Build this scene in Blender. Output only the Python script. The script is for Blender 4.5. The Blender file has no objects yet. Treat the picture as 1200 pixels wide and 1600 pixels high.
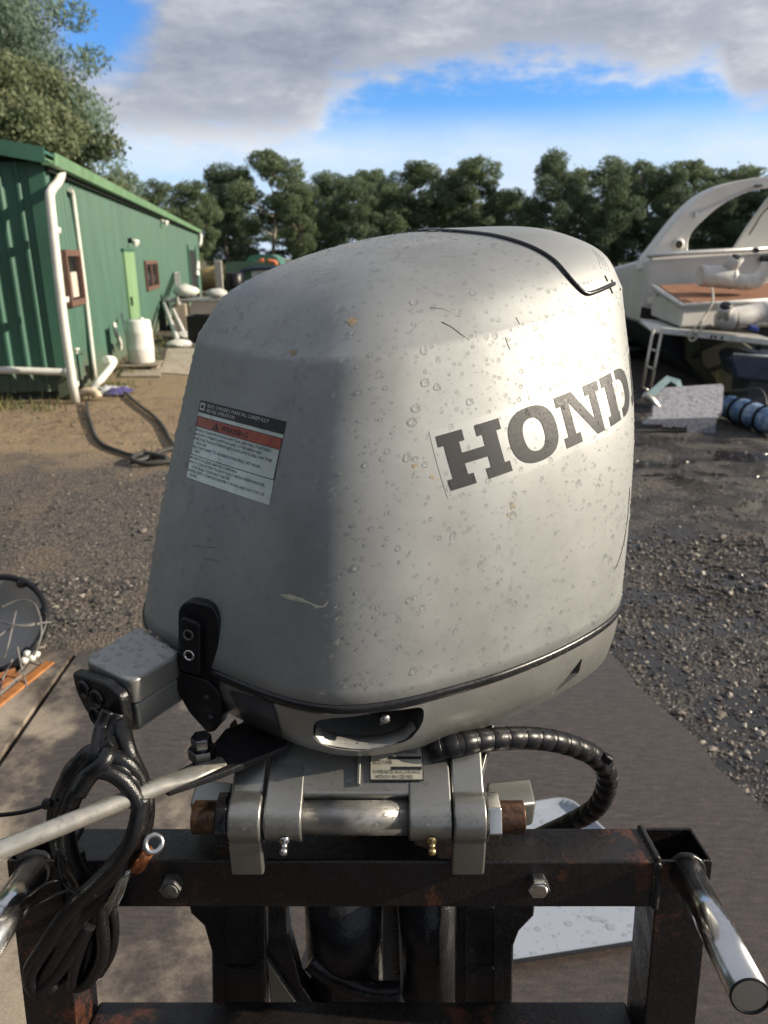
import bpy, bmesh, math, random
import numpy as np
from mathutils import Vector, Matrix
from mathutils.bvhtree import BVHTree
R = math.radians
SC = bpy.context.scene
COL = SC.collection

# ------------------------------------------------------------------ camera
CAM_H, PITCH, FPX = 1.6, R(19.0), 1155.0          # FPX: focal length in pixels of a 1200 x 1600 picture
cam = bpy.data.cameras.new('camera')
cam_o = bpy.data.objects.new('camera', cam); COL.objects.link(cam_o)
cam_o.location = (0, 0, CAM_H); cam_o.rotation_euler = (R(90) - PITCH, 0, 0)
cam.sensor_fit = 'VERTICAL'; cam.sensor_height = 36.0; cam.lens = FPX / 1600 * 36.0
cam.clip_start = 0.02; cam.clip_end = 2000
cam.dof.use_dof = True; cam.dof.focus_distance = 0.78; cam.dof.aperture_fstop = cam.lens / 3.0
SC.camera = cam_o

# ------------------------------------------------------------------ light
SUN_AZ, SUN_EL = R(-3), R(23)                     # azimuth from +x towards +y
sdir = Vector((math.cos(SUN_EL)*math.cos(SUN_AZ), math.cos(SUN_EL)*math.sin(SUN_AZ), math.sin(SUN_EL)))
sun = bpy.data.lights.new('sun', 'SUN'); sun.energy = 5.0; sun.angle = R(0.6); sun.color = (1.0, 0.88, 0.71)
sun_o = bpy.data.objects.new('sun', sun); COL.objects.link(sun_o)
sun_o.rotation_euler = (-sdir).to_track_quat('-Z', 'Y').to_euler(); sun_o.location = sdir * 50

world = bpy.data.worlds.new('World'); SC.world = world; world.use_nodes = True
def build_world():
    nt = world.node_tree; nt.nodes.clear(); N = nt.nodes.new; L = nt.links.new
    def math_(op, a, b=None, c=None):
        n = N('ShaderNodeMath'); n.operation = op
        for i, v in enumerate((a, b, c)):
            if v is None: continue
            if isinstance(v, (int, float)): n.inputs[i].default_value = v
            else: L(v, n.inputs[i])
        return n.outputs[0]
    def mixc(f, a, b):
        n = N('ShaderNodeMix'); n.data_type = 'RGBA'
        if isinstance(f, float): n.inputs[0].default_value = f
        else: L(f, n.inputs[0])
        for i, v in ((6, a), (7, b)):
            if isinstance(v, tuple): n.inputs[i].default_value = (*v, 1)
            else: L(v, n.inputs[i])
        return n.outputs[2]
    def smooth(v, a, b):
        n = N('ShaderNodeMapRange'); n.interpolation_type = 'SMOOTHSTEP'
        L(v, n.inputs[0]); n.inputs[1].default_value = a; n.inputs[2].default_value = b
        return n.outputs[0]
    out = N('ShaderNodeOutputWorld'); bg = N('ShaderNodeBackground'); L(bg.outputs[0], out.inputs[0])
    sky = N('ShaderNodeTexSky'); sky.sky_type = 'NISHITA'; sky.sun_disc = False
    sky.sun_elevation = SUN_EL; sky.sun_rotation = math.pi/2 - SUN_AZ
    sky.air_density = 1.0; sky.dust_density = 0.4; sky.ozone_density = 3.0
    tc = N('ShaderNodeTexCoord'); sep = N('ShaderNodeSeparateXYZ'); L(tc.outputs['Generated'], sep.inputs[0])
    x, y, z = sep.outputs
    az = math_('DEGREES', math_('ARCTAN2', x, y)); el = math_('DEGREES', math_('ARCSINE', z))
    # noise seen as on a cloud deck: stretched flat towards the horizon
    cmb = N('ShaderNodeCombineXYZ'); L(math_('MULTIPLY', az, .06), cmb.inputs[0]); L(math_('MULTIPLY', el, .16), cmb.inputs[1]); cmb.inputs[2].default_value = 3.7
    def noise(scale, detail, rough, vec):
        n = N('ShaderNodeTexNoise'); n.inputs['Scale'].default_value = scale; n.inputs['Detail'].default_value = detail; n.inputs['Roughness'].default_value = rough
        L(vec, n.inputs['Vector']); return n.outputs[0]
    n1 = noise(1.3, 6, .55, cmb.outputs[0]); n2 = noise(4.2, 9, .66, cmb.outputs[0])
    # lower edge of the cloud bank against azimuth
    fc = N('ShaderNodeFloatCurve'); cv = fc.mapping.curves[0]
    pts = [(-40, 6.6), (-22, 6.7), (-19.5, 7.0), (-13, 7.2), (-6, 7.5), (-3.2, 9.8), (4, 11.0), (8, 11.4), (13, 11.4), (18, 10.6), (21, 10.9), (23, 8.7), (26.5, 8.0), (40, 7.4)]
    xs = [((a + 40) / 80, e / 20) for a, e in pts]
    cv.points[0].location = xs[0]; cv.points[1].location = xs[-1]
    for p in xs[1:-1]: cv.points.new(*p)
    fc.mapping.update()
    L(math_('MULTIPLY_ADD', az, 1/80, .5), fc.inputs['Value'])
    edge = math_('MULTIPLY', fc.outputs[0], 20.0)
    above = math_('SUBTRACT', el, edge)
    v = math_('ADD', above, math_('ADD', math_('MULTIPLY', math_('SUBTRACT', n1, .5), 4.2), math_('MULTIPLY', math_('SUBTRACT', n2, .5), 5.0)))
    cover = smooth(v, -.9, 1.7)
    # an opening in the bank (blue) repeated by a broad noise over the whole dome
    hole = noise(.75, 3, .5, cmb.outputs[0])
    dx = math_('MULTIPLY', math_('ADD', az, 18.6), .42); dy = math_('MULTIPLY', math_('SUBTRACT', el, 14.5), .38)
    dd = math_('SQRT', math_('ADD', math_('MULTIPLY', dx, dx), math_('MULTIPLY', dy, dy)))
    dd = math_('ADD', dd, math_('MULTIPLY', math_('SUBTRACT', n2, .5), 1.6))
    cover = math_('MULTIPLY', cover, smooth(dd, .7, 1.8))
    cover = math_('MULTIPLY', cover, smooth(hole, .19, .27))
    shade = math_('ADD', math_('MULTIPLY', n1, .72), math_('MULTIPLY', n2, .62))
    rim = math_('SUBTRACT', 1.0, smooth(v, .0, 2.2))
    shade = math_('ADD', shade, math_('MULTIPLY', rim, .22))
    cc = N('ShaderNodeValToRGB'); L(shade, cc.inputs[0]); cr = cc.color_ramp
    cr.elements[0].position = .46; cr.elements[0].color = (.20, .225, .285, 1)
    cr.elements[1].position = .98; cr.elements[1].color = (.54, .55, .57, 1)
    e = cr.elements.new(.68); e.color = (.30, .32, .37, 1)
    # thin bright veil near the horizon
    veil = math_('MULTIPLY', math_('SUBTRACT', 1.0, smooth(el, 6.6, 10.2)), 1.0)
    st = noise(2.0, 5, .6, cmb.outputs[0])
    veil = math_('MULTIPLY', veil, math_('MULTIPLY_ADD', st, 1.1, .35))
    # physical sky brought to the strength of the picture
    sk = N('ShaderNodeVectorMath'); sk.operation = 'MULTIPLY'; L(sky.outputs[0], sk.inputs[0]); sk.inputs[1].default_value = (.055, .092, .136)
    base = mixc(veil, sk.outputs[0], (.46, .55, .66))
    col = mixc(cover, base, cc.outputs[0])
    L(col, bg.inputs[0]); bg.inputs[1].default_value = 1.0
build_world()
SC.view_settings.view_transform = 'Standard'; SC.view_settings.look = 'None'
SC.view_settings.exposure = 0.64; SC.view_settings.gamma = 1.0; SC.view_settings.use_curve_mapping = False
SC.render.engine = 'CYCLES'
SC.cycles.use_denoising = True
SC.cycles.max_bounces = 8; SC.cycles.transmission_bounces = 6; SC.cycles.transparent_max_bounces = 12
SC.cycles.caustics_reflective = False; SC.cycles.caustics_refractive = True; SC.cycles.sample_clamp_indirect = 4.0

# ------------------------------------------------------------------ helpers
CP, SP = math.cos(PITCH), math.sin(PITCH)
def ray(px, py):
    a = (px - 600) / FPX; b = (py - 800) / FPX
    return Vector((a, CP - b*SP, -(SP + b*CP)))
CAM = Vector((0, 0, CAM_H))
def at_y(px, py, Y): d = ray(px, py); return CAM + d * (Y / d.y)
def at_z(px, py, Z=0.0): d = ray(px, py); return CAM + d * ((Z - CAM_H) / d.z)
def to_px(p):
    y, z = p[1], p[2] - CAM_H
    d = y*CP - z*SP; up = y*SP + z*CP
    return 600 + FPX*p[0]/d, 800 - FPX*up/d
def on_plane(px, py, p0, n):
    d = ray(px, py); return CAM + d * ((Vector(p0) - CAM).dot(n) / d.dot(n))

ORG = {}
def root(name, loc, label, cat, group=None, kind=None):
    o = bpy.data.objects.new(name, None); COL.objects.link(o); o.location = loc; o.empty_display_size = .1
    tag(o, label, cat, group, kind); ORG[o.name] = Vector(loc); return o
def tag(o, label=None, cat=None, group=None, kind=None):
    if label: o['label'] = label
    if cat: o['category'] = cat
    if group: o['group'] = group
    if kind: o['kind'] = kind
    return o
def copy_tree(o, parent=None):
    c = o.copy(); COL.objects.link(c); c.parent = parent
    if o.name in ORG: ORG[c.name] = ORG[o.name].copy()
    for ch in o.children: copy_tree(ch, c)
    return c

class MB:
    def __init__(s): s.v = []; s.f = []; s.sm = []
    def add(s, vs, fs, smooth=False):
        k = len(s.v); s.v += [tuple(v) for v in vs]; s.f += [tuple(i + k for i in f) for f in fs]; s.sm += [smooth]*len(fs); return s
    def box(s, c, size, rot=None, bev=0.0, taper=None):
        hx, hy, hz = size[0]/2, size[1]/2, size[2]/2
        M = rot if rot is not None else Matrix.Identity(3); c = Vector(c)
        if bev <= 0:
            vs = [(sx*hx, sy*hy, sz*hz) for sz in (-1, 1) for sx, sy in ((-1,-1),(1,-1),(1,1),(-1,1))]
            fs = [(3,2,1,0),(4,5,6,7),(0,1,5,4),(1,2,6,5),(2,3,7,6),(3,0,4,7)]
        else:
            b = min(bev, hx*.95, hy*.95, hz*.95)
            rings = []
            for (z, ins) in ((-hz, b), (-hz+b, 0), (hz-b, 0), (hz, b)):
                x, y = hx-ins, hy-ins; q = b*.7
                rings.append([(-x+q,-y,z),(x-q,-y,z),(x,-y+q,z),(x,y-q,z),(x-q,y,z),(-x+q,y,z),(-x,y-q,z),(-x,-y+q,z)])
            vs = sum(rings, []); fs = [tuple(range(7,-1,-1)), tuple(range(24,32))]
            for r in range(3):
                for i in range(8):
                    j = (i+1) % 8; fs.append((r*8+i, r*8+j, r*8+8+j, r*8+8+i))
        if taper:
            vs = [(x*(1+(taper[0]-1)*(z/hz+1)/2), y*(1+(taper[1]-1)*(z/hz+1)/2), z) for x, y, z in vs]
        return s.add([M @ Vector(v) + c for v in vs], fs)
    def tube(s, path, rad, n=10, cap=True, smooth=True, flat=None):
        P = [Vector(p) for p in path]; m = len(P)
        rr = rad if isinstance(rad, (list, tuple)) else [rad]*m
        vs = []; up = None
        for i in range(m):
            t = (P[min(i+1, m-1)] - P[max(i-1, 0)])
            if t.length < 1e-9: t = Vector((0, 0, 1))
            t.normalize()
            if up is None:
                up = Vector((0, 0, 1)) if abs(t.z) < .9 else Vector((1, 0, 0))
            a = t.cross(up)
            if a.length < 1e-6: a = t.orthogonal()
            a.normalize(); up = a.cross(t).normalized()
            for k in range(n):
                an = 2*math.pi*k/n
                fx = 1.0 if flat is None else flat[i]
                vs.append(P[i] + a*math.cos(an)*rr[i] + up*math.sin(an)*rr[i]*fx)
        fs = [(i*n+k, i*n+(k+1) % n, (i+1)*n+(k+1) % n, (i+1)*n+k) for i in range(m-1) for k in range(n)]
        s.add(vs, fs, smooth)
        if cap:
            k0 = len(s.v) - len(vs)
            s.f.append(tuple(k0 + i for i in range(n-1, -1, -1))); s.sm.append(False)
            s.f.append(tuple(k0 + (m-1)*n + i for i in range(n))); s.sm.append(False)
        return s
    def cyl(s, a, b, r, n=16, smooth=True): return s.tube([a, b], r, n, True, smooth)
    def lathe(s, prof, c, axis=(0, 0, 1), n=20, smooth=True):
        ax = Vector(axis).normalized(); a = ax.orthogonal().normalized(); b = ax.cross(a); c = Vector(c)
        vs = [c + ax*h + (a*math.cos(2*math.pi*k/n) + b*math.sin(2*math.pi*k/n))*r for r, h in prof for k in range(n)]
        fs = [(i*n+k, i*n+(k+1) % n, (i+1)*n+(k+1) % n, (i+1)*n+k) for i in range(len(prof)-1) for k in range(n)]
        return s.add(vs, fs, smooth)
    def prism(s, poly, off, smooth=False):
        off = Vector(off); n = len(poly); A = [Vector(p) for p in poly]
        return s.add(A + [p + off for p in A], [tuple(range(n-1, -1, -1)), tuple(range(n, 2*n))] + [(i, (i+1) % n, n+(i+1) % n, n+i) for i in range(n)], smooth)
    def grid(s, rows, smooth=True, close=False):
        m, n = len(rows), len(rows[0])
        fs = [(i*n+k, i*n+(k+1) % n, (i+1)*n+(k+1) % n, (i+1)*n+k) for i in range(m-1) for k in range(n if close else n-1)]
        return s.add(sum([list(r) for r in rows], []), fs, smooth)
    def build(s, name, mat, parent=None, fix=True):
        me = bpy.data.meshes.new(name)
        o0 = ORG.get(parent.name, Vector((0,0,0))) if parent else Vector((0,0,0))
        me.from_pydata([(v[0]-o0.x, v[1]-o0.y, v[2]-o0.z) for v in s.v], [], s.f)
        me.polygons.foreach_set('use_smooth', s.sm)
        if fix:
            bm = bmesh.new(); bm.from_mesh(me); bmesh.ops.recalc_face_normals(bm, faces=bm.faces); bm.to_mesh(me); bm.free()
        me.update(); me.materials.append(mat)
        o = bpy.data.objects.new(name, me); COL.objects.link(o)
        if parent: o.parent = parent; ORG[o.name] = o0
        return o
def solo(mb, name, mat, label, cat, group=None, kind=None, org=None):
    """one-mesh thing whose origin lies at its lowest centre"""
    V = np.array([tuple(v) for v in mb.v]); c = Vector(org) if org else Vector(((V[:,0].min()+V[:,0].max())/2, (V[:,1].min()+V[:,1].max())/2, V[:,2].min()))
    mb.v = [(v[0]-c.x, v[1]-c.y, v[2]-c.z) for v in mb.v]
    o = mb.build(name, mat); o.location = c; return tag(o, label, cat, group, kind)
def bevel(o, w=.003, seg=2, ang=35, smooth=True):
    m = o.modifiers.new('bevel', 'BEVEL'); m.width = w; m.segments = seg; m.limit_method = 'ANGLE'; m.angle_limit = R(ang); m.harden_normals = False
    if smooth:
        for p in o.data.polygons: p.use_smooth = True
        w_ = o.modifiers.new('normals', 'WEIGHTED_NORMAL'); w_.keep_sharp = True
    return o
def rounded(pts, r, seg=4):
    out = []; n = len(pts)
    for i in range(n):
        p0, p, p1 = Vector(pts[i-1]), Vector(pts[i]), Vector(pts[(i+1) % n])
        a = (p0-p); b = (p1-p); q = min(r, a.length*.45, b.length*.45); a = p + a.normalized()*q; b = p + b.normalized()*q
        for k in range(seg+1):
            t = k/seg; out.append(a*(1-t)**2 + p*2*t*(1-t) + b*t*t)
    return out
def spline(pts, k=6):
    P = [Vector(p) for p in pts]; out = []
    for i in range(len(P)-1):
        a, b, c, d = P[max(i-1,0)], P[i], P[i+1], P[min(i+2, len(P)-1)]
        for j in range(k):
            t = j/k
            out.append(.5*((2*b) + (c-a)*t + (2*a-5*b+4*c-d)*t*t + (3*b-a-3*c+d)*t**3))
    out.append(P[-1]); return out

# ------------------------------------------------------------------ materials
MATS = {}
class NT:
    def __init__(s, name):
        s.m = bpy.data.materials.new(name); s.m.use_nodes = True; s.t = s.m.node_tree; s.b = s.t.nodes['Principled BSDF']; s._o = None
        MATS[name] = s.m
    def n(s, t): return s.t.nodes.new(t)
    def l(s, a, b): s.t.links.new(a, b)
    def obj(s):
        if s._o is None: s._o = s.n('ShaderNodeTexCoord').outputs['Object']
        return s._o
    def pos(s): return s.n('ShaderNodeNewGeometry').outputs['Position']
    def noise(s, scale, detail=4, rough=.55, vec=None, stretch=None):
        k = s.n('ShaderNodeTexNoise'); k.inputs['Scale'].default_value = scale; k.inputs['Detail'].default_value = detail; k.inputs['Roughness'].default_value = rough
        v = vec or s.obj()
        if stretch:
            mp = s.n('ShaderNodeMapping'); mp.inputs['Scale'].default_value = stretch; s.l(v, mp.inputs[0]); v = mp.outputs[0]
        s.l(v, k.inputs['Vector']); return k.outputs[0]
    def voro(s, scale, vec=None, out='Distance'):
        k = s.n('ShaderNodeTexVoronoi'); k.inputs['Scale'].default_value = scale; s.l(vec or s.obj(), k.inputs['Vector']); return k.outputs[out]
    def ramp(s, f, stops):
        r = s.n('ShaderNodeValToRGB'); s.l(f, r.inputs[0]); e = r.color_ramp.elements
        while len(e) < len(stops): e.new(.5)
        for i, (p, c) in enumerate(stops):
            e[i].position = p; e[i].color = (*c, 1) if isinstance(c, tuple) else (c, c, c, 1)
        return r.outputs[0]
    def mix(s, f, a, b, mode='MIX'):
        k = s.n('ShaderNodeMix'); k.data_type = 'RGBA'; k.blend_type = mode
        if isinstance(f, (int, float)): k.inputs[0].default_value = f
        else: s.l(f, k.inputs[0])
        for i, v in ((6, a), (7, b)):
            if isinstance(v, tuple): k.inputs[i].default_value = (*v, 1)
            else: s.l(v, k.inputs[i])
        return k.outputs[2]
    def math(s, op, a, b=None, c=None):
        k = s.n('ShaderNodeMath'); k.operation = op
        for i, v in enumerate((a, b, c)):
            if v is None: continue
            if isinstance(v, (int, float)): k.inputs[i].default_value = v
            else: s.l(v, k.inputs[i])
        return k.outputs[0]
    def smooth(s, v, a, b):
        k = s.n('ShaderNodeMapRange'); k.interpolation_type = 'SMOOTHSTEP'; s.l(v, k.inputs[0]); k.inputs[1].default_value = a; k.inputs[2].default_value = b; return k.outputs[0]
    def set(s, col=None, rough=None, metal=None, spec=None, coat=None, coat_r=None, trans=None, ior=None):
        for key, v in (('Base Color', col), ('Roughness', rough), ('Metallic', metal), ('Specular IOR Level', spec), ('Coat Weight', coat), ('Coat Roughness', coat_r), ('Transmission Weight', trans), ('IOR', ior)):
            if v is None: continue
            if isinstance(v, tuple): s.b.inputs[key].default_value = (*v, 1)
            elif isinstance(v, (int, float)): s.b.inputs[key].default_value = v
            else: s.l(v, s.b.inputs[key])
        return s
    def bump(s, h, strength=.3, dist=.01, gate=None):
        k = s.n('ShaderNodeBump'); k.inputs['Strength'].default_value = strength; k.inputs['Distance'].default_value = dist; s.l(h, k.inputs['Height'])
        prev = s.b.inputs['Normal'].links
        if prev: s.l(prev[0].from_socket, k.inputs['Normal'])
        s.l(k.outputs[0], s.b.inputs['Normal'])
        if gate is not None: s.l(s.math('MULTIPLY', gate, strength), k.inputs['Strength'])
        return s

def simple(name, col, rough=.5, metal=0., var=.15, scale=20., bump=0., coat=None, spec=None, bscale=None):
    m = NT(name); n = m.noise(scale, 5, .6)
    c = m.ramp(n, [(.3, tuple(x*(1-var) for x in col)), (.7, tuple(min(1, x*(1+var)) for x in col))])
    m.set(c, m.ramp(m.noise(scale*1.7, 4), [(.3, max(0, rough-.08)), (.7, min(1, rough+.08))]), metal, coat=coat, spec=spec)
    if bump: m.bump(m.noise(bscale or scale*6, 4), bump, .002)
    return m.m

def silver_paint(name, base, rough, dirt=.25, metal=.78):
    m = NT(name); o = m.obj()
    fl = m.noise(2600, 1, .5); big = m.noise(7, 6, .6); fine = m.noise(120, 5, .65)
    dn = tuple(x*.80 for x in base)
    c = m.ramp(big, [(.32, dn), (.55, base), (.8, tuple(min(1, x*1.06) for x in base))])
    c = m.mix(m.math('MULTIPLY', m.smooth(fl, .5, .72), .16), c, tuple(min(1, x*1.5) for x in base))
    streak = m.noise(30, 6, .7, stretch=(1, 1, .12))
    st = m.math('MULTIPLY', m.smooth(streak, .58, .78), dirt)
    c = m.mix(st, c, (.20, .17, .125))
    scr = m.noise(16, 3, .4, stretch=(1, 1, 9)); sc2 = m.smooth(m.math('ABSOLUTE', m.math('SUBTRACT', scr, .5)), .004, .0)
    m.set(c, m.math('ADD', m.math('MULTIPLY', fine, .14), rough-.07), metal, coat=.12, coat_r=.25)
    m.bump(fl, .04, .0004).bump(m.noise(55, 4), .03, .001)
    return m.m
M_COWL = silver_paint('cowl silver paint', (.345, .356, .354), .63, .16)
M_PAN = silver_paint('pan silver paint', (.34, .34, .325), .46, .42)
M_BRK = silver_paint('bracket silver paint', (.285, .285, .27), .36, .5)
M_BLACKP = simple('black plastic', (.008, .008, .010), .36, 0, .3, 60, .15, spec=.32)
M_RUB = simple('wet black rubber', (.007, .007, .008), .30, 0, .3, 90, .25, spec=.45)
M_PIT = simple('matt black', (.004, .004, .004), .9, 0, .2, 40, spec=.1)
M_GASK = simple('gasket rubber', (.010, .010, .012), .3, 0, .3, 70, .1)
M_DECAL = simple('dark decal film', (.020, .021, .024), .55, 0, .12, 200)
M_CLEAR = silver_paint('clear decal film', (.356, .367, .365), .59, .05)
M_DARKMET = simple('dark wet casting', (.018, .018, .020), .32, .2, .4, 30, .5, spec=.4, bscale=160)
M_STEEL = simple('bright steel', (.55, .54, .52), .28, 1., .15, 50)
M_CHROME = simple('stainless tube', (.60, .59, .58), .20, 1., .08, 12)
M_RODM = simple('dull stainless rod', (.46, .44, .39), .36, .7, .12, 40)
M_BRASS = simple('brass', (.45, .33, .15), .3, 1., .2, 60)
M_COPPER = simple('copper', (.50, .20, .09), .38, 1., .35, 120)
M_LABEL = None
def water_mat():
    m = NT('water drop'); m.set((1, 1, 1), .0, 0, trans=1.0, ior=1.33)
    tr = m.n('ShaderNodeBsdfTransparent'); mx = m.n('ShaderNodeMixShader'); mx.inputs[0].default_value = .5
    o = [x for x in m.t.nodes if x.type == 'OUTPUT_MATERIAL'][0]; m.l(tr.outputs[0], mx.inputs[1]); m.l(m.b.outputs[0], mx.inputs[2]); m.l(mx.outputs[0], o.inputs[0]); return m.m
M_WATER = water_mat()
def rust_steel():
    m = NT('wet painted rusty steel'); n = m.noise(14, 8, .65); f = m.noise(240, 4, .7)
    rust = m.ramp(f, [(.3, (.034, .013, .009)), (.7, (.095, .036, .020))]); blk = m.ramp(f, [(.3, (.006, .0055, .006)), (.75, (.020, .016, .015))])
    k = m.math('ADD', m.smooth(n, .50, .70), m.math('MULTIPLY', m.math('SUBTRACT', f, .5), .5))
    m.set(m.mix(m.smooth(k, .2, .8), blk, rust), m.ramp(m.noise(30, 6, .6), [(.35, .14), (.65, .42)]), .0, spec=.42)
    m.bump(f, .55, .0016).bump(m.noise(45, 4), .3, .003); return m.m
M_STAND = rust_steel()
def threads():
    m = NT('rusty thread'); m.set(m.ramp(m.noise(200, 4), [(.3, (.05, .028, .018)), (.7, (.20, .11, .07))]), .4, .6); return m.m
M_THREAD = threads()
# ------------------------------------------------------------------ outboard motor
EYAW = 0.82                                           # the motor is turned on its swivel
ecx, ecy, ez0 = 0.0, .92, 1.17                        # centre of the cowl seam
FWD = Vector((-math.sin(EYAW), -math.cos(EYAW), 0)); PORT = Vector((math.cos(EYAW), -math.sin(EYAW), 0))
def E(u, v, w):
    X = FWD*u + PORT*v; return Vector((X.x + ecx, X.y + ecy, w + ez0))
def to_local(p):
    d = Vector((p.x-ecx, p.y-ecy, p.z-ez0)); return d.dot(FWD), d.dot(PORT), d.z
# plan of the seam and the sections above it (scale, shift, shear for each level)
CTRL = np.array([(-.300,.832),(-.246,.763),(-.175,.707),(-.104,.662),(-.048,.646),(.010,.656),(.073,.683),(.146,.722),(.232,.786),(.305,.866),(.328,.97),(.27,1.09),(.13,1.17),(-.02,1.19),(-.17,1.14),(-.28,1.04),(-.318,.93)])
def closed_plan(C, k=24):
    n = len(C); out = []
    for i in range(n):
        a, b, c, d = C[i-1], C[i], C[(i+1) % n], C[(i+2) % n]
        for j in range(k):
            t = j/k; out.append(.5*(2*b+(c-a)*t+(2*a-5*b+4*c-d)*t*t+(3*b-a-3*c+d)*t**3))
    PLN = np.array(out)
    for _ in range(60): PLN = PLN*.5 + .25*(np.roll(PLN, 1, 0) + np.roll(PLN, -1, 0))
    return PLN - np.array([ecx, ecy])
PLN = closed_plan(CTRL); NP_ = len(PLN)
EHS, EHT, ESK = 0.3564, 0.4406, 0.0417
LV = [[1, 1, 0, 0], [0.9574, 1.0005, 0.01, 0.0171], [0.9056, 0.9721, 0.019, 0.0399], [0.832, 0.9194, 0.0275, 0.0681], [0.7376, 0.7902, 0.0337, 0.0769], [0.5638, 0.5957, 0.0451, 0.0834], [0.39, 0.3815, 0.0551, 0.1028], [0.201, 0.2018, 0.0442, 0.1342]]
SH1 = [0, 0.0636, 0.1116, 0.1072, 0.1072, 0.1072, 0.1072, 0.1072]; SH2 = [0, -0.0763, -0.1404, -0.0879, -0.0879, -0.0879, -0.0879, -0.0879]
SX, SY, DX, DY = [[r_[i] for r_ in LV] for i in range(4)]
LW = [0, .33*EHS, .66*EHS, EHS, EHS+.5*(EHT-EHS), EHS+.8*(EHT-EHS), EHS+.95*(EHT-EHS), EHT]
def herm(A, l, lo, hi):
    i = min(int(l), hi-1); i = max(i, lo); t = l - i
    m0 = (A[i+1]-A[i-1])/2 if i > lo else A[i+1]-A[i]
    m1 = (A[i+2]-A[i])/2 if i+2 <= hi else A[i+1]-A[i]
    t2, t3 = t*t, t*t*t
    return (2*t3-3*t2+1)*A[i] + (t3-2*t2+t)*m0 + (-2*t3+3*t2)*A[i+1] + (t3-t2)*m1
def lev(A, l): return herm(A, l, 0, 3) if l <= 3 else herm(A, l, 3, 7)
def plan_xy(t):
    f = (t % 1.0)*NP_; i = int(f); g_ = f - i; a, b = PLN[i % NP_], PLN[(i+1) % NP_]; return a[0]*(1-g_)+b[0]*g_, a[1]*(1-g_)+b[1]*g_
def cowl_pt(t, l):
    """t runs once round the cowl, l up its levels"""
    x, y = plan_xy(t); w = lev(LW, l)
    X = x*lev(SX, l) + y*lev(SH1, l) + lev(DX, l); Y = y*lev(SY, l) + x*lev(SH2, l) + lev(DY, l)
    w += ESK*(X*.70 + Y*.714)/.3*min(w/EHS, 1)**2
    return Vector((X+ecx, Y+ecy, w+ez0))
MOTOR = root('outboard_motor', (-.02, .80, .12), 'wet silver outboard motor with dark slab lettering bolted to a rusty stand', 'outboard motor')
NT_, levels = 204, [i*3/26 for i in range(26)] + [2.93, 2.97, 3.03, 3.08] + [3 + i*4/26 for i in range(1, 27)]
def make_cowl():
    rows = [[cowl_pt(k/NT_, l) for k in range(NT_)] for l in levels]
    cb = Vector((ecx, ecy, 0)); lo = []
    for ins in (.988, .97): lo.append([Vector((cb.x + (p.x-cb.x)*ins, cb.y + (p.y-cb.y)*ins, ez0-.004)) for p in rows[0]])
    rows = lo[::-1] + rows
    last = rows[-1]; c = sum(last, Vector())/len(last) + Vector((0, 0, .002))
    for s_ in (.66, .33): rows.append([c + (p - c)*s_ + Vector((0, 0, .0012*(1-s_))) for p in last])
    mb = MB().grid(rows, True, True)
    k = len(mb.v); mb.v.append(tuple(c)); n = NT_; b = (len(rows)-1)*n
    for i in range(n): mb.f.append((b+i, b+(i+1) % n, k)); mb.sm.append(True)
    mb.f.append(tuple(range(n-1, -1, -1))); mb.sm.append(False)
    return mb
cmb = make_cowl()
cowl = cmb.build('cowl', M_COWL, MOTOR)
COWL_BVH = BVHTree.FromPolygons([Vector(v) for v in cmb.v], [f for f in cmb.f])
def hit(px, py, bvh=None):
    h = (bvh or COWL_BVH).ray_cast(CAM, ray(px, py).normalized())
    if h[0] is None:
        h = (bvh or COWL_BVH).find_nearest(CAM + ray(px, py)*.9)
    n = h[1]
    if n.dot(ray(px, py)) > 0: n = -n
    return h[0], n
def snap(p, off):
    h = COWL_BVH.find_nearest(p); n = h[1]
    if n.dot(p - Vector((ecx, ecy, ez0+.15))) < 0: n = -n
    return h[0] + n*off
# black gasket in the seam
gp = [plan_xy(k/NT_) for k in range(NT_)]
g = MB(); prof = [(.975, -.001), (1.004, -.001), (1.010, -.004), (1.010, -.0085), (1.004, -.0115), (.975, -.0115)]
g.grid([[Vector((ecx+u*s_, ecy+v*s_, ez0+dz)) for (u, v) in gp] for s_, dz in prof], True, True)
g.build('gasket', M_GASK, MOTOR)

# lower pan with its recess and slot
PAN = [(-.0105,.99,0,0),(-.034,.995,0,0),(-.058,.98,.004,.005),(-.084,.95,.012,.015),(-.103,.89,.022,.03),(-.114,.82,.034,.04),(-.124,.70,.045,.05),(-.129,.5,.045,.05)]
def pan_rows(PAN): return [[Vector((ecx + x*s_ + dx, ecy + y*s_ + dy, ez0 + w)) for x, y in [plan_xy(k/120) for k in range(120)]] for w, s_, dx, dy in PAN]
pm = MB(); rows = pan_rows(PAN); pm.grid(rows, True, True)
pm.f.append(tuple(range(120))); pm.sm.append(False); pm.f.append(tuple((len(rows)-1)*120 + i for i in range(120))); pm.sm.append(False)
pan = pm.build('lower_pan', M_PAN, MOTOR)
PAN_BVH = BVHTree.FromPolygons([Vector(v) for v in pm.v], pm.f)
def cutter(pxs, depth, r):
    P = [hit(x, y, PAN_BVH)[0] for x, y in pxs]; n = sum((hit(x, y, PAN_BVH)[1] for x, y in pxs), Vector()).normalized()
    P = rounded(P, r, 5); mb = MB().prism([p + n*.03 for p in P], -n*(.03+depth)); o = mb.build('cutter', M_PAN, MOTOR); return o, n, P
c1, rn, RP = cutter([(489, 1126), (520, 1121), (590, 1112), (664, 1103), (660, 1132), (638, 1158), (575, 1174), (515, 1168), (489, 1154)], .060, .012)
c2, sn, SPp = cutter([(868, 1092), (873, 1072), (910, 1027), (905, 1050)], .03, .004)
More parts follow.
